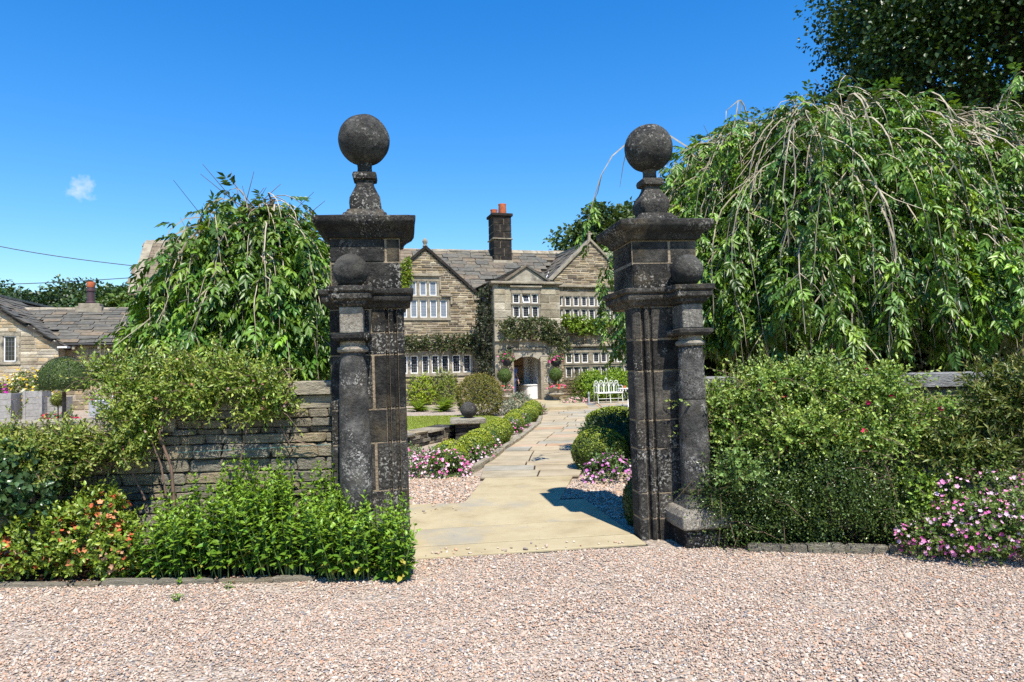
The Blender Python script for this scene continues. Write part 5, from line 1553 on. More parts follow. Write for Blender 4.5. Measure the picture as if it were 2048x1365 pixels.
def fern(label,u,v,size,seed,col=(.20,.31,.025)):
    r=np.random.default_rng(seed); x,y=g2(u,v); root=empty('fern',(x,y+.2,0),0,label,'fern','ferns by the lawn')
    cl=Cloud(); rb=MB()
    for k in range(44):
        th=r.uniform(0,6.28); L=size*r.uniform(.7,1.1); ka=r.uniform(.3,.9); kb=r.uniform(.05,1.4); o=np.array([math.cos(th),math.sin(th),0]); pts=[]
        for i in range(9):
            f=i/8; pts.append(o*L*(ka*f+(1-ka)*f*f)+np.array([0,0,L*kb*(1.3*f-.8*f*f)]))
        rb.tube(pts,[.008*(1-.8*i/8) for i in range(9)],3)
        PT=np.array(pts)
        for i in range(1,9):
            for q in (0,.5):
                if i==8 and q: continue
                p=PT[i] if q==0 else (PT[i]+PT[min(8,i+1)])/2
                t=nrm(PT[i]-PT[i-1]); sd_=nrm(np.cross(t,UP)); f=(i+q)/8; w=L*.22*math.sin(math.pi*min(1,f*.9+.12))
                cl.add(np.array([p,p]),np.array([sd_+t*.5,-sd_+t*.5]),np.array([UP,UP]),max(.02,w),.035,jitcol(2,col,r,.25))
    cl.build('fronds',M['leaf'],root); rb.build('ribs',M['stem_green'],root)
fern('bright fern clump by the gravel strip, nearer the left gate pier',836,824,.62,261)
fern('bright fern clump beside the golden shrub',886,824,.75,262)
kerb_run('low_edging',[g2(815,806),g2(880,806),g2(920,808)],.2,.25,.5,.9,COPEG)
# hedge and flowers by the right wing
hx0=HF.pix(1140,780,T_R)[0]; hx1=hx0+5.6
HG=[]
for i in range(5):
    p=HF.w(hx0+.5+i*1.15,T_R-1.3); HG.append(((p[0],p[1],.62),(.80,.55,.75 if i else .70)))
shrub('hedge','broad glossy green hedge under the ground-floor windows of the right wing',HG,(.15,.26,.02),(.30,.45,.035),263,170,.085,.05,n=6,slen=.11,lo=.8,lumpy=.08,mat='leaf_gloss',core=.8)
p=HF.w(hx0-.2,T_R-1.2); shrub('shrub','brownish twiggy shrub between right urn and green hedge',[((p[0],p[1],.65),(.42,.4,.62))],(.12,.12,.05),(.24,.17,.10),264,170,.05,.03)
x,y=g2(1150,812); flower_clump('pale pink bedding flowers behind the door step',(x,y),(.55,.25),110,[(.8,.45,.5),(.85,.6,.6),(.8,.35,.42)],265,.35,.075,dens=120,L=.06)

# ---- climbing plants on the house
def creeper(label,polys,t,thick,dens,L,Wd,col,tip,seed,F=HF,name='climbing_plant',group='climbers on the manor house',mat='leaf',stem=True,up=.1):
    """polys: pixel polygons on the wall plane t"""
    r=np.random.default_rng(seed); cl=Cloud(); allP=[]
    for poly in polys:
        q=np.array([F.pix(u,v,t) for u,v in poly]); lo_=q.min(0); hi=q.max(0)
        n=int((hi-lo_).prod()*dens*2.6); S=r.uniform(lo_,hi,(n,2)); S=S[inpoly(S,[tuple(a) for a in q])]
        S3=np.column_stack([S[:,0],np.zeros(len(S)),S[:,1]])
        ed=lump(S3,2.2,seed)*.5+.5
        dep=r.uniform(.02,1,len(S))*thick*(.45+.75*ed)
        P=F.o+S[:,:1]*F.e1+(t-dep)[:,None]*F.e2+np.column_stack([np.zeros((len(S),2)),S[:,1]])
        allP.append(P)
    P=np.concatenate(allP); c0=P.mean(0); c0[2]=0
    root=empty(name,c0,0,label,'climber',group)
    D=nrm(-F.e2*.9+UP*up+r.normal(size=P.shape)*.6)
    sprigs(cl,P-c0,D,.16,5,L*1.15,Wd*1.25,col,r,60,tip)
    cl.build('foliage',M[mat],root)
    b=P[:,2].argsort(); lows=P[b[:8]]-c0; lows=lows.copy(); lows[:,2]=0
    if stem: stems('stems',lows[:5],(P[r.integers(0,len(P),5)]-c0),.025,M['bark'],root,r,wob=.15)
    return root
creeper('dark evergreen creeper filling the corner between left wing and porch',[[(950,585),(975,572),(1000,600),(1003,660),(1005,690),(990,700),(985,760),(955,758),(948,700)]],T_L-.8,.75,60,.11,.07,(.035,.05,.022),(.085,.085,.045),271)
creeper('trained evergreen climber running above the left ground-floor windows',[[(805,676),(840,671),(900,672),(955,668),(955,708),(900,704),(850,700),(805,706)]],T_L,.35,70,.10,.06,(.05,.08,.022),(.12,.11,.05),272,stem=False)
creeper('bushy climber draped over the porch above the doorway',[[(998,640),(1040,636),(1100,638),(1122,655),(1135,690),(1133,720),(1122,716),(1112,690),(1080,681),(1030,676),(1000,682)]],T_P,.45,70,.10,.06,(.055,.085,.022),(.13,.13,.05),273,stem=False)
creeper('fresh green climber below the upper right-wing windows',[[(1117,632),(1150,636),(1200,640),(1225,648),(1195,668),(1160,672),(1130,662)]],T_R,.45,75,.12,.08,(.12,.20,.02),(.22,.34,.03),274,stem=False)
creeper('light green ivy climbing the gable beside the left gate pier',[[(800,530),(818,515),(822,560),(818,580),(800,585)]],T_L,.3,90,.10,.07,(.15,.22,.02),(.24,.33,.03),275,stem=False)

# ---- urns, topiary, baskets, person, seats
def urn(label,u,vb):
    x,y=g2(u,vb,.0); root=empty('stone_urn',(x,y,0),0,label,'urn','pair of stone urns by the porch')
    MB().sqlathe([(.24,0),(.24,.10),(.20,.12)],ch=.03).build('foot',M['urn'],root,bevel=.01)
    MB().lathe([(.17,.118),(.20,.15),(.13,.20),(.12,.25),(.20,.31),(.33,.36),(.36,.40),(.34,.43),(.30,.45)],(0,0),22).build('stem',M['urn'],root,smooth=True)
    MB().lathe([(.29,.44),(.31,.52),(.33,.60),(.37,.64),(.38,.68),(.35,.70),(.30,.70),(.28,.62),(.05,.60)],(0,0),22).build('bowl',M['urn'],root,smooth=True)
    return x,y
def lollipop(label,x,y,z0,zc,rad,seed,tr=.025,cat='topiary',flat=1.0,wire=False,col=(.075,.13,.016),group=None,L=.03):
    r=np.random.default_rng(seed); root=empty('topiary_tree',(x,y,z0),0,label,cat,group)
    MB().tube([(0,0,0),(.01,0,(zc-z0)*.5),(0,0,zc-z0)],tr,7).build('stem',M['bark'],root,smooth=True)
    cl=Cloud(); P,N=ellip(int(rad*rad*flat*9000/(L/.03)**2)+400,(0,0,zc-z0),(rad,rad,rad*flat),r,.95,1.0,None,.03)
    if wire: s=P[:,2]>zc-z0-rad*.45*flat; P=P[s];N=N[s]
    P=np.repeat(P,3,0)+r.normal(size=(len(P)*3,3))*.02; N=np.repeat(N,3,0)
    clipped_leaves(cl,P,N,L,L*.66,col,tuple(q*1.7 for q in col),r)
    cl.build('crown',M['leaf'],root)
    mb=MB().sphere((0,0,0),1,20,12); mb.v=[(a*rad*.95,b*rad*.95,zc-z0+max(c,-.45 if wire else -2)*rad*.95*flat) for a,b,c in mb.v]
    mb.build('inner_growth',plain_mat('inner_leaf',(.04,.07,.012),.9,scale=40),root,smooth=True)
    if wire:
        w=MB()
        for k in range(8):
            a=math.pi*2*k/8; w.tube([(rad*1.03*math.cos(a)*math.cos(t_),rad*1.03*math.sin(a)*math.cos(t_),zc-z0+rad*1.04*flat*math.sin(t_)) for t_ in np.linspace(-.3,1.57,9)],.008,4)
        w.build('wire_frame',M['black_iron'],root)
    return root
RED=[(.75,.03,.03),(.8,.06,.05),(.7,.2,.25)]
HOT=[(.80,.10,.32),(.85,.22,.45),(.75,.05,.25)]
for i,(u,vb) in enumerate(((1011,812.5),(1113,807))):
    side=['left','right'][i]
    x,y=urn(['carved stone urn half hidden behind silver shrubs left of the doorway','carved stone urn on the step right of the doorway'][i],u,vb)
    zc=atY(1012,752,y)[2]
    lollipop(['clipped ball topiary in the urn left of the doorway','clipped ball topiary in the urn right of the doorway'][i],x,y,.60,zc,.275,281+i,group='ball topiaries in the urns')
    flower_clump(['red and white geraniums round the topiary stem in the left urn','pink and red geraniums round the topiary stem in the right urn'][i],(x,y-.05,.62),(.34,.30),34,[RED+[(.85,.8,.8)],HOT+RED][i],283+i,.26,.10,dens=90,L=.06,Wd=.045)
for i,(u,v) in enumerate(((1014,717),(1112,718))):
    s_,z_=HF.pix(u,v,-.35); p=HF.w(s_,-.35,z_)
    root=flower_clump(['hanging basket of hot pink petunias on the wall left of the doorway','hanging basket of hot pink petunias on the wall right of the doorway'][i],(p[0],p[1],p[2]-.15),(.32,.30),20,HOT,286+i,.42,.105,dens=110,L=.075,Wd=.05,cat='hanging basket',group='hanging baskets by the doorway',name='hanging_basket')
    mb=MB().lathe([(.03,-.20),(.14,-.16),(.22,-.04),(.24,.06)],(0,0),14); mb.build('basket',M['black_cloth'],root,smooth=True)
    e2=HF.e2
    MB().tube([(0,0,.02),(0,0,.50),tuple(e2*.33+np.array([0,0,.55]))],.012,5).build('bracket',M['black_iron'],root)
# person inside the porch, mostly behind the left jamb
def person(label,loc,rz):
    root=empty('person',loc,rz,label,'person')
    def skin(name,verts,edges,rads,mat,par):
        me=bpy.data.meshes.new(name); me.from_pydata(verts,edges,[]); o=obj(name,me,par)
        m=o.modifiers.new('skin','SKIN'); m.use_smooth_shade=True
        for v,rd in zip(me.skin_vertices[0].data,rads): v.radius=(rd,rd)
        me.skin_vertices[0].data[0].use_root=True
        s=o.modifiers.new('sub','SUBSURF'); s.levels=1; s.render_levels=2
        me.materials.append(mat); return o
    V=[(0,0,.95),(0,0,1.15),(0,0,1.38),(0,0,1.50),(0,-.01,1.58),(0,-.02,1.70),(.20,0,1.42),(.25,.02,1.14),(.24,-.10,.92),(.23,-.14,.83),(-.20,0,1.42),(-.25,.02,1.14),(-.24,-.08,.90),(-.23,-.10,.82),
       (.10,0,.90),(.11,-.01,.50),(.11,.02,.08),(.12,-.12,.04),(-.10,0,.90),(-.11,-.02,.50),(-.11,.02,.08),(-.12,-.12,.04)]
    E=[(0,1),(1,2),(2,3),(3,4),(4,5),(2,6),(6,7),(7,8),(8,9),(2,10),(10,11),(11,12),(12,13),(0,14),(14,15),(15,16),(16,17),(0,18),(18,19),(19,20),(20,21)]
    Rd=[.12,.12,.13,.06,.075,.085,.06,.045,.034,.035,.06,.045,.034,.035,.085,.06,.042,.035,.085,.06,.042,.035]
    skin('body',V,E,Rd,M['skin'],root)
    T=[V[0],V[1],V[2],V[6],(.245,.015,1.18),V[10],(-.245,.015,1.18)]
    skin('shirt',T,[(0,1),(1,2),(2,3),(3,4),(2,5),(5,6)],[.150,.148,.155,.082,.066,.082,.066],M['shirt_blue'],root)
    J=[(0,0,.98),V[14],V[15],(.11,.01,.13),V[18],V[19],(-.11,.01,.13)]
    skin('jeans',J,[(0,1),(1,2),(2,3),(0,4),(4,5),(5,6)],[.14,.105,.078,.065,.105,.078,.065],M['denim'],root)
    MB().sphere((0,.015,1.735),.105,16,10).build('hair',M['hair'],root,smooth=True)
    for sx in (-1,1):
        f=MB()
        for k in range(4): f.tube([(sx*(.215+.016*k),-.15,.80),(sx*(.212+.017*k),-.165,.74+.006*abs(k-1.5)),(sx*(.21+.016*k),-.15,.70+.008*abs(k-1.5))],[.010,.009,.006],6)
        f.tube([(sx*.215,-.16,.84),(sx*.19,-.19,.80),(sx*.185,-.195,.76)],[.011,.010,.007],6)
        f.build('fingers',M['skin'],root,smooth=True)
    return root
pp=HF.w(sd0+.10,.60,.13)
person('person in blue T-shirt and jeans standing just inside the porch, half hidden by the jamb',pp,HF.rz+R_(25))
# stone ball by the step
x,y=g2(1042,800); b=MB().sphere((0,0,0),.2,28,18).build('stone_ball',M['urn'],loc=(x,y+.3,.32),smooth=True); tag(b,'pale stone ball by the doorway behind the silver shrub','stone ball',kind='thing')

def gothic_bench(label,loc,rz,n=5,w=.30):
    root=empty('garden_bench',loc,rz,label,'bench'); W2=n*w/2; ir=M['white_iron']
    for i in range(n):
        m=MB(); x0=-W2+i*w; hgt=.92+(.10 if i==n//2 else .03*(1-abs(i-n//2)/2)); xm=x0+w/2; L=[];Rr=[]
        zz=np.linspace(.45,.68,4)
        L=[(x0+.012,.20,z) for z in zz]; Rr=[(x0+w-.012,.20,z) for z in zz]
        for f in np.linspace(.15,1,7): a=f*1.35; L.append((x0+.012+(w/2-.012)*(1-math.cos(f*math.pi/2)),.21,.68+(hgt-.68)*math.sin(f*math.pi/2))); Rr.append((2*xm-L[-1][0],.21,L[-1][2]))
        m.tube(L,.013,6).tube(Rr,.013,6)
        # crossing tracery
        m.tube([(x0+.012,.205,.66),(xm-.02,.21,.80),(xm+.07,.21,.86)],.008,5).tube([(x0+w-.012,.205,.66),(xm+.02,.21,.80),(xm-.07,.21,.86)],.008,5)
        m.tube([(xm,.20,.45),(xm,.205,.72)],.008,5)
        m.build('back_arch',ir,root,smooth=True)
    MB().tube([(0,.21,1.01),(0,.21,1.09)],[.018,.004],6).build('finial',ir,root)
    sl_=MB()
    for k in range(7): sl_.box(-W2,W2,-.22+k*.062,-.175+k*.062,.43,.445)
    sl_.build('seat',ir,root)
    MB().box(-W2,W2,-.23,-.222,.40,.445).box(-W2,W2,.215,.225,.40,.445).build('seat_rail',ir,root)
    for sx in (-W2+.02,W2-.02,0):
        for yy,bend in ((-.2,-.06),(.2,.08)):
            MB().tube([(sx,yy,.44),(sx,yy+bend*.2,.22),(sx,yy+bend,0)],.014,6).build('leg',ir,root,smooth=True)
    for sx in (-W2,W2):
        MB().tube([(sx,.20,.70),(sx,-.05,.72),(sx,-.2,.68),(sx,-.22,.60),(sx,-.19,.44)],.014,6).build('armrest',ir,root,smooth=True)
    MB().tube([(-W2+.02,-.21,.18),(W2-.02,-.21,.18)],.010,6).build('stretcher',ir,root)
    return root
x,y=g2(1219,808); gothic_bench('white wrought-iron bench with a back of pointed gothic arches before the hedge',(x,y+.3,.03),R_(14),5,.225)
x,y=g2(1256,815)
tb=empty('garden_table',(x,y,.03),0,'small white ironwork table with fringed edge beside the arched bench','table')
MB().lathe([(.36,.66),(.38,.665),(.38,.685),(.36,.69)],(0,0),28).build('table_top',M['white_iron'],tb)
fr=MB()
for k in range(20):
    a=math.pi*2*k/20; fr.lathe([(.006,.54+.04*(k%2)),(.03,.60),(.012,.662)],(.365*math.cos(a),.365*math.sin(a)),6)
fr.build('fringe',M['white_iron'],tb)
for k in range(3):
    a=math.pi*2*k/3+.4; MB().tube([(.22*math.cos(a),.22*math.sin(a),.66),(.10*math.cos(a),.10*math.sin(a),.36),(.28*math.cos(a),.28*math.sin(a),0)],.014,6).build('leg',M['white_iron'],tb,smooth=True)
pot=empty('flower_pot',(x-.12,y-.05,.72),0,'tiny terracotta pot with a seedling on the white table','flower pot')
MB().lathe([(.04,0),(.055,.07),(.06,.075),(.06,.09),(.05,.09)],(0,0),14).build('pot',M['terracotta'],pot)
cl=Cloud(); rr_=np.random.default_rng(5); sprigs(cl,np.tile([[0,0,.09]],(6,1)),nrm(rr_.normal(size=(6,3))*.5+UP),.08,4,.04,.02,(.1,.2,.03),rr_); cl.build('seedling',M['leaf'],pot)
# white hooped chair by the left urn
x,y=g2(1000,808)
chh=empty('garden_chair',(x-.1,y+.2,0),R_(40),'white metal hoop-backed chair with a black jacket, behind the left urn','chair')
MB().lathe([(.20,.42),(.21,.43),(.21,.45),(.19,.455)],(0,0),20).build('seat',M['white_iron'],chh)
for k in range(4):
    a=math.pi/4+k*math.pi/2; MB().tube([(.16*math.cos(a),.16*math.sin(a),.43),(.22*math.cos(a),.22*math.sin(a),0)],.013,6).build('leg',M['white_iron'],chh)
MB().tube([(-.19,.08,.44),(-.22,.16,.70),(-.15,.22,.90),(0,.24,.97),(.15,.22,.90),(.22,.16,.70),(.19,.08,.44)],.014,6).build('backrest',M['white_iron'],chh,smooth=True)
MB().sqlathe([(.10,.62),(.16,.70),(.17,.85),(.12,.98),(.04,1.0)],(0,.22),.3,ch=.4).build('jacket',M['black_cloth'],chh,smooth=True)
# grey parasol stand
x,y=g2(1178,812); ps=empty('parasol_stand',(x,y,.025),0,'plain grey metal parasol stand between flowers and bench','stand')
MB().lathe([(.26,0),(.26,.03),(.10,.06),(.05,.08)],(0,0),24).build('base',M['lead'],ps,smooth=True); MB().lathe([(.03,.07),(.03,.52),(.026,.53)],(0,0),14).build('pole',M['lead_pale'],ps,smooth=True)
MB().lathe([(.04,.36),(.045,.37),(.045,.44),(.04,.45)],(0,0),14).build('collar',M['lead'],ps)
# flowerless gravel strip in front of the shrubs is the garden gravel itself

# ---- behind the left wall: topiary, planters, lead cistern
q=atY(128,752,20); lollipop('large mushroom-clipped box tree in a wire frame beyond the left wall',q[0],q[1],0,q[2]-.12,.66,301,.055,wire=True,flat=.98,col=(.055,.09,.014),L=.035)
q=atY(116,800,21); lollipop('small golden ball topiary beside the mushroom-clipped tree',q[0],q[1],0,q[2],.19,302,.02,col=(.16,.18,.02))
def planter(label,u0,u1,v0,Y,seed,d=.7):
    a=atY(u0,v0,Y); b=atY(u1,v0,Y); w=b[0]-a[0]; h=a[2]
    root=empty('wooden_planter',((a[0]+b[0])/2,Y,0),R_(8),label,'planter','weathered wooden planters')
    nb=5
    for k in range(nb):
        z0=h*k/nb+.004; z1=h*(k+1)/nb-.004
        MB().box(-w/2,w/2,-.02,.02,z0,z1).build('board',M['grey_wood'],root,bevel=.006)
        MB().box(-w/2-.02,-w/2+.02,.021,d,z0,z1).build('board',M['grey_wood'],root,bevel=.006); MB().box(w/2-.02,w/2+.02,.021,d,z0,z1).build('board',M['grey_wood'],root,bevel=.006)
    for sx in (-1,1): MB().box(sx*(w/2+.02)-.05,sx*(w/2+.02)+.05,-.05,-.021,0,h+.02).build('corner_post',M['grey_wood'],root,bevel=.008)
    MB().box(-w/2+.02,w/2-.02,.021,d-.02,h-.12,h-.08).build('soil',M['soil'],root)
    return root
planter('weathered grey wooden planter at the frame edge, lowest of three',-12,18,788,24,311)
planter('tall weathered grey wooden planter below the yellow flowers',52,80,783,24.5,312)
planter('broad weathered grey wooden planter beside the golden topiary',86,124,795,25,313)
YEL=[(.80,.55,.02),(.85,.65,.05),(.75,.48,.02),(.8,.75,.5)]
q=atY(50,782,27); flower_clump('bank of yellow flowers in front of the cottage gable',(q[0],q[1],0),(1.15,.6),420,YEL,321,q[2]+.65,.10,dens=120,L=.1,Wd=.05,col=(.12,.17,.03))
q=atY(2,785,26); flower_clump('magenta flowers at the frame edge before the cottage',(q[0]-.2,q[1],0),(.45,.5),150,[(.55,.04,.35),(.65,.12,.45)],322,q[2]+.35,.10,dens=120,L=.09,Wd=.05)
q=atY(112,838,22); flower_clump('scarlet bedding flowers at the foot of the mushroom topiary',(q[0]+.05,q[1],0),(.62,.3),110,[(.70,.01,.06),(.75,.03,.12),(.6,.0,.04)],323,max(.3,q[2]+.15),.10,dens=120,L=.08,Wd=.05)
q=gnd(207,833)
lc=empty('lead_cistern',(q[0],q[1],0),R_(14),'square grey lead planter with white and red flowers beyond the wall','planter')
s_=.40; hh=atY(207,800,q[1])[2]
MB().sqlathe([(s_,0),(s_,hh-.05),(s_+.02,hh-.04),(s_+.02,hh),(s_-.04,hh),(s_-.05,hh-.1)],ch=.02).build('tank',M['lead_pale'],lc)
MB().box(-s_+.04,s_-.04,-s_-.012,-s_-.001,hh*.85,hh*.88).box(-s_+.04,s_-.04,-s_-.012,-s_-.001,hh*.12,hh*.15).box(-.012,.012,-s_-.012,-s_-.001,hh*.151,hh*.849).build('moulding',M['lead_pale'],lc)
flower_clump('white and crimson trailing flowers in the lead planter',(q[0],q[1],hh-.05),(.48,.4),60,[(.8,.75,.8),(.7,.3,.5),(.6,.02,.08),(.75,.4,.6)],324,.42,.09,dens=90,L=.07,Wd=.04)
a=np.array(g2(130,842)); b=np.array(g2(240,838)); low_wall('low stone retaining wall behind the lead planter',np.array([a[0]-1.5,a[1]+6.5]),np.array([b[0]+2,b[1]+7.4]),.75,.4,92)
# teal pole under the left weeping tree
q=atY(355,700,8.0); tp=empty('teal_post',(q[0],q[1],0),0,'ribbed teal plastic post half hidden in the shrub top','post')
MB().lathe([(.035,0),(.035,q[2]+.02)],(0,0),10).build('tube',M['teal'],tp)
rb=MB()
for k in range(16): rb.lathe([(.036,.9+.06*k),(.041,.91+.06*k),(.041,.93+.06*k),(.036,.94+.06*k)],(0,0),10)
rb.build('ribs',M['teal'],tp)
# overhead wires
for i,(a,b,lab) in enumerate((((-300,421),(275,533),'upper black overhead cable sloping down to the manor gable'),((-300,567),(262,556),'lower thin overhead cable just above the distant trees'))):
    A=atY(*a,22.5 if i==0 else 24); B=atY(*b,26.0)
    pts=[A*(1-f)+B*f-np.array([0,0,.25*math.sin(math.pi*f)*(1 if i==0 else .6)]) for f in np.linspace(0,1,14)]
    tag(MB().tube(pts,.017 if i==0 else .016,6).build('overhead_cable',M['wire']),lab,'cable')
# tall yew hedge closing the garden behind the right weeping ash
p=[((3.6+i*1.7,13.4+.25*i,1.6),(1.25,.9,1.9)) for i in range(8)]
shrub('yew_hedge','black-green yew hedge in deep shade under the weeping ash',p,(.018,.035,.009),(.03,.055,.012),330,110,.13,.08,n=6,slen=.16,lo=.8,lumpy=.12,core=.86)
p=[((-9.5+i*1.6,38.5-.1*i,1.2),(1.3,.8,1.5)) for i in range(0,0)]

# ================================================================== PLANTING BEFORE THE WALLS
def E(u,v,Y,ru,rv,dp):
    """ellipsoid centred at a pixel, at depth Y; radii given in photo pixels"""
    p=atY(u,v,Y); k=Y/FPX
    return ((float(p[0]),float(p[1]),float(p[2])),(ru*k,dp,rv*k))

def clumpify(ells,k,f,seed):
    """break big ellipsoids into many small leaf clumps with gaps between"""
    r=np.random.default_rng(seed); o=[]
    for c,rad in ells:
        P,N=ellip(k,c,np.array(rad)*.85,r,.5,1.0,None,.1)
        for p in P:
            q=r.uniform(*f); m=(rad[0]*rad[1]*rad[2])**(1/3)
            o.append(((p[0],p[1],p[2]),(m*q*1.25,m*q,m*q*.8)))
    return o
def wall_shrub(name,label,ells,col,tip,seed,dens,L,Wd,canes=(),n=6,slen=.12,fl=None,mat='leaf',cat='shrub',shoots=0,shl=.3,clump=0,**k):
    if clump: ells=clumpify(ells,clump,(.28,.52),seed); k['cull']=False
    root=shrub(name,label,ells,col,tip,seed,dens,L,Wd,n=n,slen=slen,fl=fl,mat=mat,cat=cat,stemr=.012,twig='twig_red',nstem=0,**k)
    if shoots:                   # long loose shoots breaking the outline
        r=np.random.default_rng(seed+5); o=np.array(root.location); cl=Cloud(); tw=MB()
        for q in range(shoots):
            c,rad=ells[r.integers(0,len(ells))]; P,N=ellip(1,c,rad,r,.8,1.0,.05,.2)
            if len(P)==0: continue
            d=nrm(N[0]*.7+UP*r.uniform(-.1,1.1)+np.array([r.normal()*.5,-.25,0])); ln=shl*r.uniform(.6,1.4); a=P[0]-o
            pts=[a,a+d*ln*.5+np.array([0,0,.02]),a+d*ln-np.array([0,0,ln*.12])]; tw.tube(pts,[.003,.0025,.001],3)
            sprigs(cl,a[None],d[None],ln,int(ln/.024),L*1.05,Wd*1.05,col,r,58,tip,bend=.12)
        cl.build('shoots',M[mat],root); tw.build('shoot_stems',M['twig_red'],root)
    if canes:
        r=np.random.default_rng(seed); mb=MB(); o=np.array(root.location)
        for pts,rad in canes:
            P=[atY(*q)-o for q in pts]
            mb.tube(P,[rad*(1-.5*i/(len(P)-1)) for i in range(len(P))],6)
        mb.build('canes',M['twig_red'],root,smooth=True)
    return root
wall_shrub('climbing_shrub','bushy climber with pinkish tips piled over the stone wall coping',
  [E(320,785,5.85,62,40,.2),E(395,768,5.9,55,38,.2),E(460,775,5.9,55,38,.2),E(525,778,5.88,42,36,.18),E(255,812,5.8,55,42,.22),E(290,745,6.0,40,22,.14),E(360,738,6.0,36,18,.12),E(400,805,5.8,70,28,.10),E(520,805,5.82,42,36,.10),E(225,770,6.0,36,22,.14),E(450,740,6.0,36,16,.10),E(560,800,5.85,22,30,.06),E(195,745,6.05,20,16,.08),E(270,860,5.75,45,30,.12)],
  (.13,.205,.024),(.33,.40,.07),401,270,.046,.021,clump=9,n=7,slen=.12,lumpy=.3,lo=.45,rnd=.65,shoots=210,shl=.30,
  canes=[([(345,1090,5.86),(348,1000,5.86),(342,930,5.84),(318,870,5.82),(330,800,5.85)],.016),([(330,1090,5.84),(335,1010,5.84),(322,930,5.82),(290,850,5.8)],.011),([(462,1010,5.88),(478,940,5.86),(490,880,5.86),(496,845,5.88)],.010),([(510,985,5.88),(555,955,5.88),(585,900,5.9),(560,850,5.88)],.008),([(585,880,5.88),(620,890,5.88),(650,895,5.9)],.006),([(290,1000,5.86),(262,940,5.84),(235,880,5.8)],.009)],fl=(300,.03,[(.45,.18,.16),(.55,.28,.24),(.40,.22,.12),(.6,.42,.4)]))
wall_shrub('climbing_shrub','low spreading climber with rosy shoot tips over the lower wall at the left edge',
  [E(50,910,5.65,80,32,.24),E(160,900,5.7,70,36,.24),E(20,888,5.8,60,22,.2),E(240,895,5.72,46,36,.16),E(110,940,5.6,80,28,.18),E(-60,910,5.6,80,42,.3),E(100,882,5.75,50,18,.14)],
  (.125,.19,.025),(.31,.35,.07),402,280,.046,.021,clump=9,n=7,slen=.12,lumpy=.3,lo=.45,rnd=.65,shoots=140,shl=.26,fl=(160,.028,[(.5,.2,.18),(.6,.35,.28),(.45,.25,.12)]))
wall_shrub('rose_bush','dark glossy leaved rose at the left edge of the frame',
  [E(30,950,5.5,60,50,.22),E(70,990,5.55,50,45,.2),E(-40,970,5.4,60,70,.25)],(.045,.095,.03),(.08,.15,.05),403,300,.065,.042,n=5,slen=.10,mat='leaf_gloss',kind='l',lumpy=.3)
wall_shrub('azalea','low azalea with withered orange blossoms at the gravel edge',
  [E(80,1085,5.52,70,52,.22),E(165,1080,5.50,75,60,.22),E(205,1030,5.55,48,38,.18),E(230,1100,5.5,50,45,.18),E(30,1110,5.45,45,35,.18)],
  (.12,.195,.020),(.26,.35,.04),404,420,.05,.026,n=6,slen=.09,fl=(420,.045,[(.70,.20,.08),(.75,.32,.14),(.60,.14,.06),(.7,.42,.25)]),kind='l')
# grass tuft
r=np.random.default_rng(405); q=gnd(18,1120); root=empty('grass_tuft',(q[0]-.1,q[1]+.15,0),0,'tall arching grass tuft at the left edge before the wall','grass')
n=420; th=r.uniform(0,6.28,n); P=np.column_stack([r.normal(0,.13,n),r.normal(0,.08,n),np.zeros(n)]); cl=Cloud()
D=np.column_stack([np.cos(th)*.35,np.sin(th)*.35,np.ones(n)]); cl.add(P,D,np.column_stack([np.cos(th),np.sin(th),-.3*np.ones(n)]),r.uniform(.35,.62,n),.014,jitcol(n,(.13,.22,.02),r,.3))
cl.build('blades',M['leaf'],root,droop=.35)

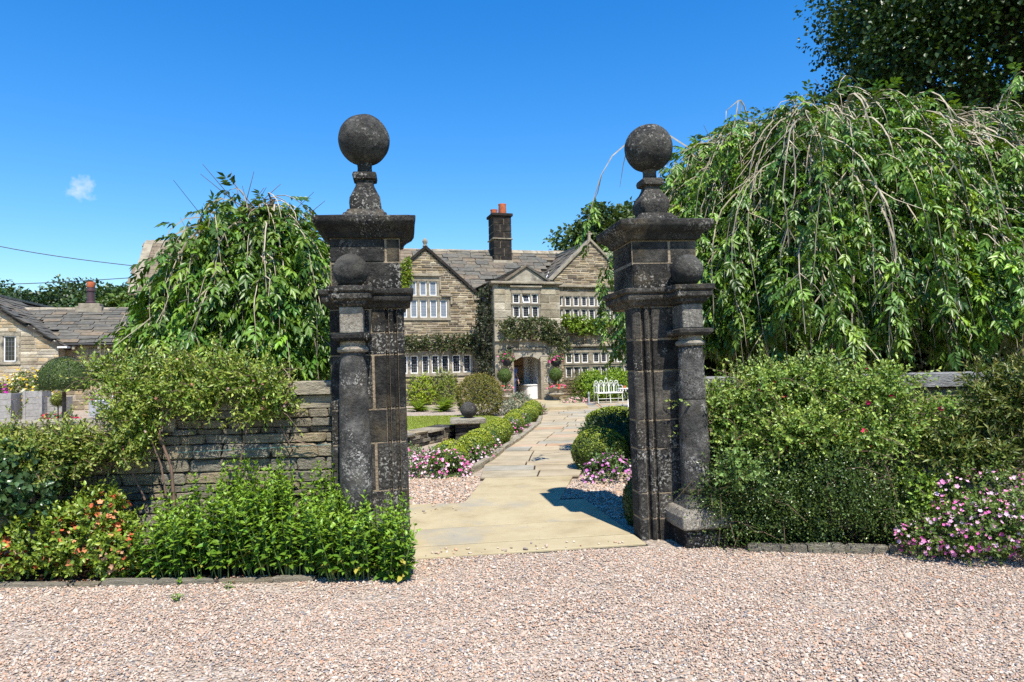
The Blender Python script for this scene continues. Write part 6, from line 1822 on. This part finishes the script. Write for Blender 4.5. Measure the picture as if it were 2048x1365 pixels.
def herb_bush(label,x0,x1,y0,y1,nst,hfun,seed,L=.086,Wd=.040,col=(.105,.205,.020),tip=(.22,.37,.03),sp=.056):
    r=np.random.default_rng(seed); cx,cy=(x0+x1)/2,(y0+y1)/2
    root=empty('herb_bush',(cx,cy,0),0,label,'herb','leafy herbs before the left wall')
    cl=Cloud(); mb=MB(); lean_=[]
    for k in range(nst):
        x,y=r.uniform(x0,x1),r.uniform(y0,y1); h=hfun(x,y)*r.uniform(.75,1.12); 
        ed=np.array([(x-cx)/(x1-x0)*.5,(y-cy)/(y1-y0)*.35-.08,0]); tp=np.array([x-cx,y-cy,h])+ed*h*.8+r.normal(size=3)*np.array([.05,.05,0])
        a=np.array([x-cx,y-cy,0]); mid=(a+tp)/2+r.normal(size=3)*.02
        pts=[a,mid,tp]; mb.tube(pts,[.0045,.0035,.0015],3)
        nn=int(h/sp); ph=r.uniform(0,6.28)
        f=(np.arange(nn)+.8)/nn; f=f[f>.12]; m=len(f)
        P=np.where(f[:,None]<.5,a+(mid-a)*f[:,None]*2,mid+(tp-mid)*(f[:,None]-.5)*2)
        ax=nrm(tp-mid)
        A=nrm(np.cross(ax,[.3,.2,1.0]) if abs(ax[2])<.98 else np.array([1.,0,0])); B=np.cross(ax,A)
        for q in range(4):
            an=ph+np.arange(m)*1.57+(q%2)*math.pi+r.uniform(-.3,.3,m)+(.8 if q>1 else 0)
            rad=A*np.cos(an)[:,None]+B*np.sin(an)[:,None]
            el=np.clip(.15+.75*f+r.normal(0,.2,m),-.3,1.2)-(.15 if q>1 else 0)
            D=rad*np.cos(el)[:,None]+ax*np.sin(el)[:,None]; N=ax*np.cos(el)[:,None]-rad*np.sin(el)[:,None]+r.normal(size=(m,3))*.2
            s=(1.05-.62*f**2.5)*r.uniform(.8,1.15,m)*(.62 if q>1 else 1)
            w=np.clip((f-.55)*2.2,0,1)[:,None]*.8
            c=jitcol(m,col,r,.22)*(1-w)+jitcol(m,tip,r,.18)*w
            old=(f<.35)&(r.uniform(size=m)<.12); c[old]=np.array([.38,.34,.06])
            cl.add(P,D,N,L*s,Wd*s,c)
    cl.build('foliage',M['leaf'],root,kind='l',fold=.16,droop=.2)
    mb.build('stems',M['stem_green'],root)
    return root
def hh1(x,y):
    base=np.interp(x,[-3.0,-2.7,-2.45,-2.2,-1.9,-1.6,-1.3,-1.05,-.85],[.42,.52,.66,.70,.62,.60,.58,.56,.48]); return base*(1+.38*np.clip((y-5.5)/.35,-.3,1))
herb_bush('tall leafy green herbs against the stone wall, shoots rising above the rest',-2.95,-2.05,5.36,5.84,170,hh1,411)
herb_bush('spreading leafy herbs in the middle of the bed before the wall',-2.12,-1.38,5.33,5.84,150,hh1,412)
herb_bush('leafy herbs crowding round the base of the left gate pier column',-1.45,-.97,5.22,5.60,125,lambda x,y: hh1(x,y)*1.0,413)
herb_bush('sprawling herb shoots at the front corner of the left gate pier',-1.02,-.86,5.22,5.42,26,lambda x,y: .34,414)
# small weeds in the gravel
for i,(u,v) in enumerate(((360,1172),(396,1168),(352,1205),(455,1178))):
    q=gnd(u,v); r=np.random.default_rng(420+i); cl=Cloud(); root=empty('weed',(q[0],q[1],0),0,['tiny weed at the bed edge below the herbs, larger of a close pair','tiny weed at the bed edge below the herbs, smaller of a close pair','tiny weed out in the gravel','tiny weed close under the herb bush'][i],'weed','weeds in the gravel')
    sprigs(cl,np.tile([[0,0,.005]],(8,1)),nrm(r.normal(size=(8,3))*.8+UP),.05,4,.03,.016,(.13,.24,.03),r); cl.build('leaves',M['leaf'],root,kind='l')
    MB().tube([(0,0,0),(0,0,.03)],.003,4).build('stem',M['stem_green'],root)

# right-hand border
wall_shrub('climbing_rose','climbing rose with pale green leaves and a few red blooms over the right wall',
  [E(1450,810,6.25,50,45,.2),E(1530,800,6.22,65,48,.24),E(1640,790,6.2,85,62,.28),E(1750,800,6.1,85,70,.3),E(1850,850,6.0,80,62,.28),E(1480,870,6.15,70,36,.2),E(1600,860,6.05,90,45,.25),E(1700,880,5.95,80,48,.24),E(1560,890,6.05,60,35,.2)],
  (.125,.215,.03),(.34,.46,.09),431,265,.044,.024,clump=10,n=7,slen=.13,lumpy=.3,lo=.45,rnd=.65,shoots=260,shl=.36,fl=(26,.045,[(.60,.01,.08),(.70,.02,.12)]),
  canes=[([(1560,1080,6.3),(1570,950,6.25),(1540,840,6.2),(1600,760,6.2)],.012),([(1700,1080,6.2),(1720,930,6.1),(1700,780,6.1),(1720,740,6.05)],.012)])
wall_shrub('rose_shoot','tall rose shoots standing above the right wall coping',
  [E(1500,745,6.3,18,28,.05),E(1532,740,6.3,12,22,.05),E(1620,722,6.25,20,30,.06),E(1655,745,6.2,30,26,.08)],(.14,.20,.05),(.30,.40,.14),435,300,.04,.02,n=6,slen=.10,cat='rose')
wall_shrub('cotoneaster','dark small-leaved cotoneaster arching over the kerb below the rose',
  [E(1480,960,6.02,70,75,.18),E(1560,985,5.98,85,85,.2),E(1660,970,5.93,85,95,.22),E(1760,985,5.86,80,85,.22),E(1470,1040,5.97,60,35,.15),E(1600,1050,5.9,90,30,.16),E(1430,1000,6.0,25,70,.1),E(1820,1010,5.8,40,60,.16)],
  (.050,.095,.020),(.13,.20,.04),432,520,.024,.016,clump=10,n=9,slen=.17,up=-.1,bend=.35,mat='leaf_gloss',lo=.5,lumpy=.4,rnd=.5,shoots=160,shl=.30)
wall_shrub('rose_shoot','bright green rose sprays hanging in front of the cotoneaster beside the column',[E(1470,940,5.8,22,40,.06),E(1500,960,5.8,22,28,.06)],(.13,.22,.05),(.22,.34,.09),436,420,.045,.026,n=6,slen=.09,cat='rose')
wall_shrub('pieris','bronze-tipped evergreen shrub at the right edge above the flowers',
  [E(1985,800,5.75,65,55,.25),E(2030,860,5.7,75,70,.25),E(1930,890,5.8,70,45,.22),E(2080,800,5.6,70,90,.3),E(1990,915,5.65,60,40,.2)],
  (.085,.135,.022),(.22,.23,.055),433,260,.07,.02,clump=8,n=7,slen=.11,lumpy=.3,lo=.5,shoots=60,shl=.25)
wall_shrub('lime_shoots','lime green leafy shoots between cotoneaster and pink flowers',[E(1838,985,5.75,24,42,.08),E(1850,1020,5.7,22,30,.08)],(.15,.26,.03),(.28,.42,.05),437,330,.05,.028,n=6,slen=.10)
r=np.random.default_rng(434)
def border(label,u,v,Y,ru,rv,dp,nf,seed):
    c,rad=E(u,v,Y,ru,rv,dp); r=np.random.default_rng(seed); root=empty('geranium',(c[0],c[1],0),0,label,'flowers','pink geraniums at the right edge')
    e=((0,0,c[2]),rad); cl=Cloud(); bush_leaves(cl,[e],520,.035,.024,(.09,.155,.03),r,n=6,slen=.08,tip=(.16,.24,.04),lo=.6); cl.build('foliage',M['leaf'],root)
    P,N=ellip(nf,e[0],np.array(rad)*1.08,r,.88,1.1,.03,.15,2.2,seed); f=Cloud(); flowers(f,P,nrm(N+UP*.6+np.array([0,-.6,0])),.034,[(.80,.30,.52),(.82,.45,.62),(.85,.62,.74),(.72,.16,.42)],r); f.build('blooms',M['petal'],root,kind='f')['kind']='stuff'
border('dense pink geraniums spilling on to the gravel at the right edge',1960,1055,5.42,95,52,.26,330,441)
border('lower pink geraniums at the kerb end nearest the cotoneaster',1855,1075,5.55,58,34,.18,130,442)
border('upper drift of pink geraniums beneath the bronze shrub',1970,985,5.62,85,50,.2,170,443)
border('pink geraniums running out of frame at the bottom right',2080,1050,5.3,90,60,.28,220,444)
# fallen leaves and grit under the planting are part of the soil; a few dry leaves
r=np.random.default_rng(450); P=np.column_stack([r.uniform(-4.2,-.9,160),r.uniform(5.27,5.5,160),np.full(160,.02)]); cl=Cloud()
cl.add(P,r.normal(size=(160,3))*np.array([1,1,.15]),UP+r.normal(size=(160,3))*.3,r.uniform(.02,.045,160),.02,jitcol(160,(.25,.12,.05),r,.4))
tag(cl.build('leaf_litter',M['petal']),'dry brown leaves littering the bed edge before the left wall','leaf litter',kind='stuff')
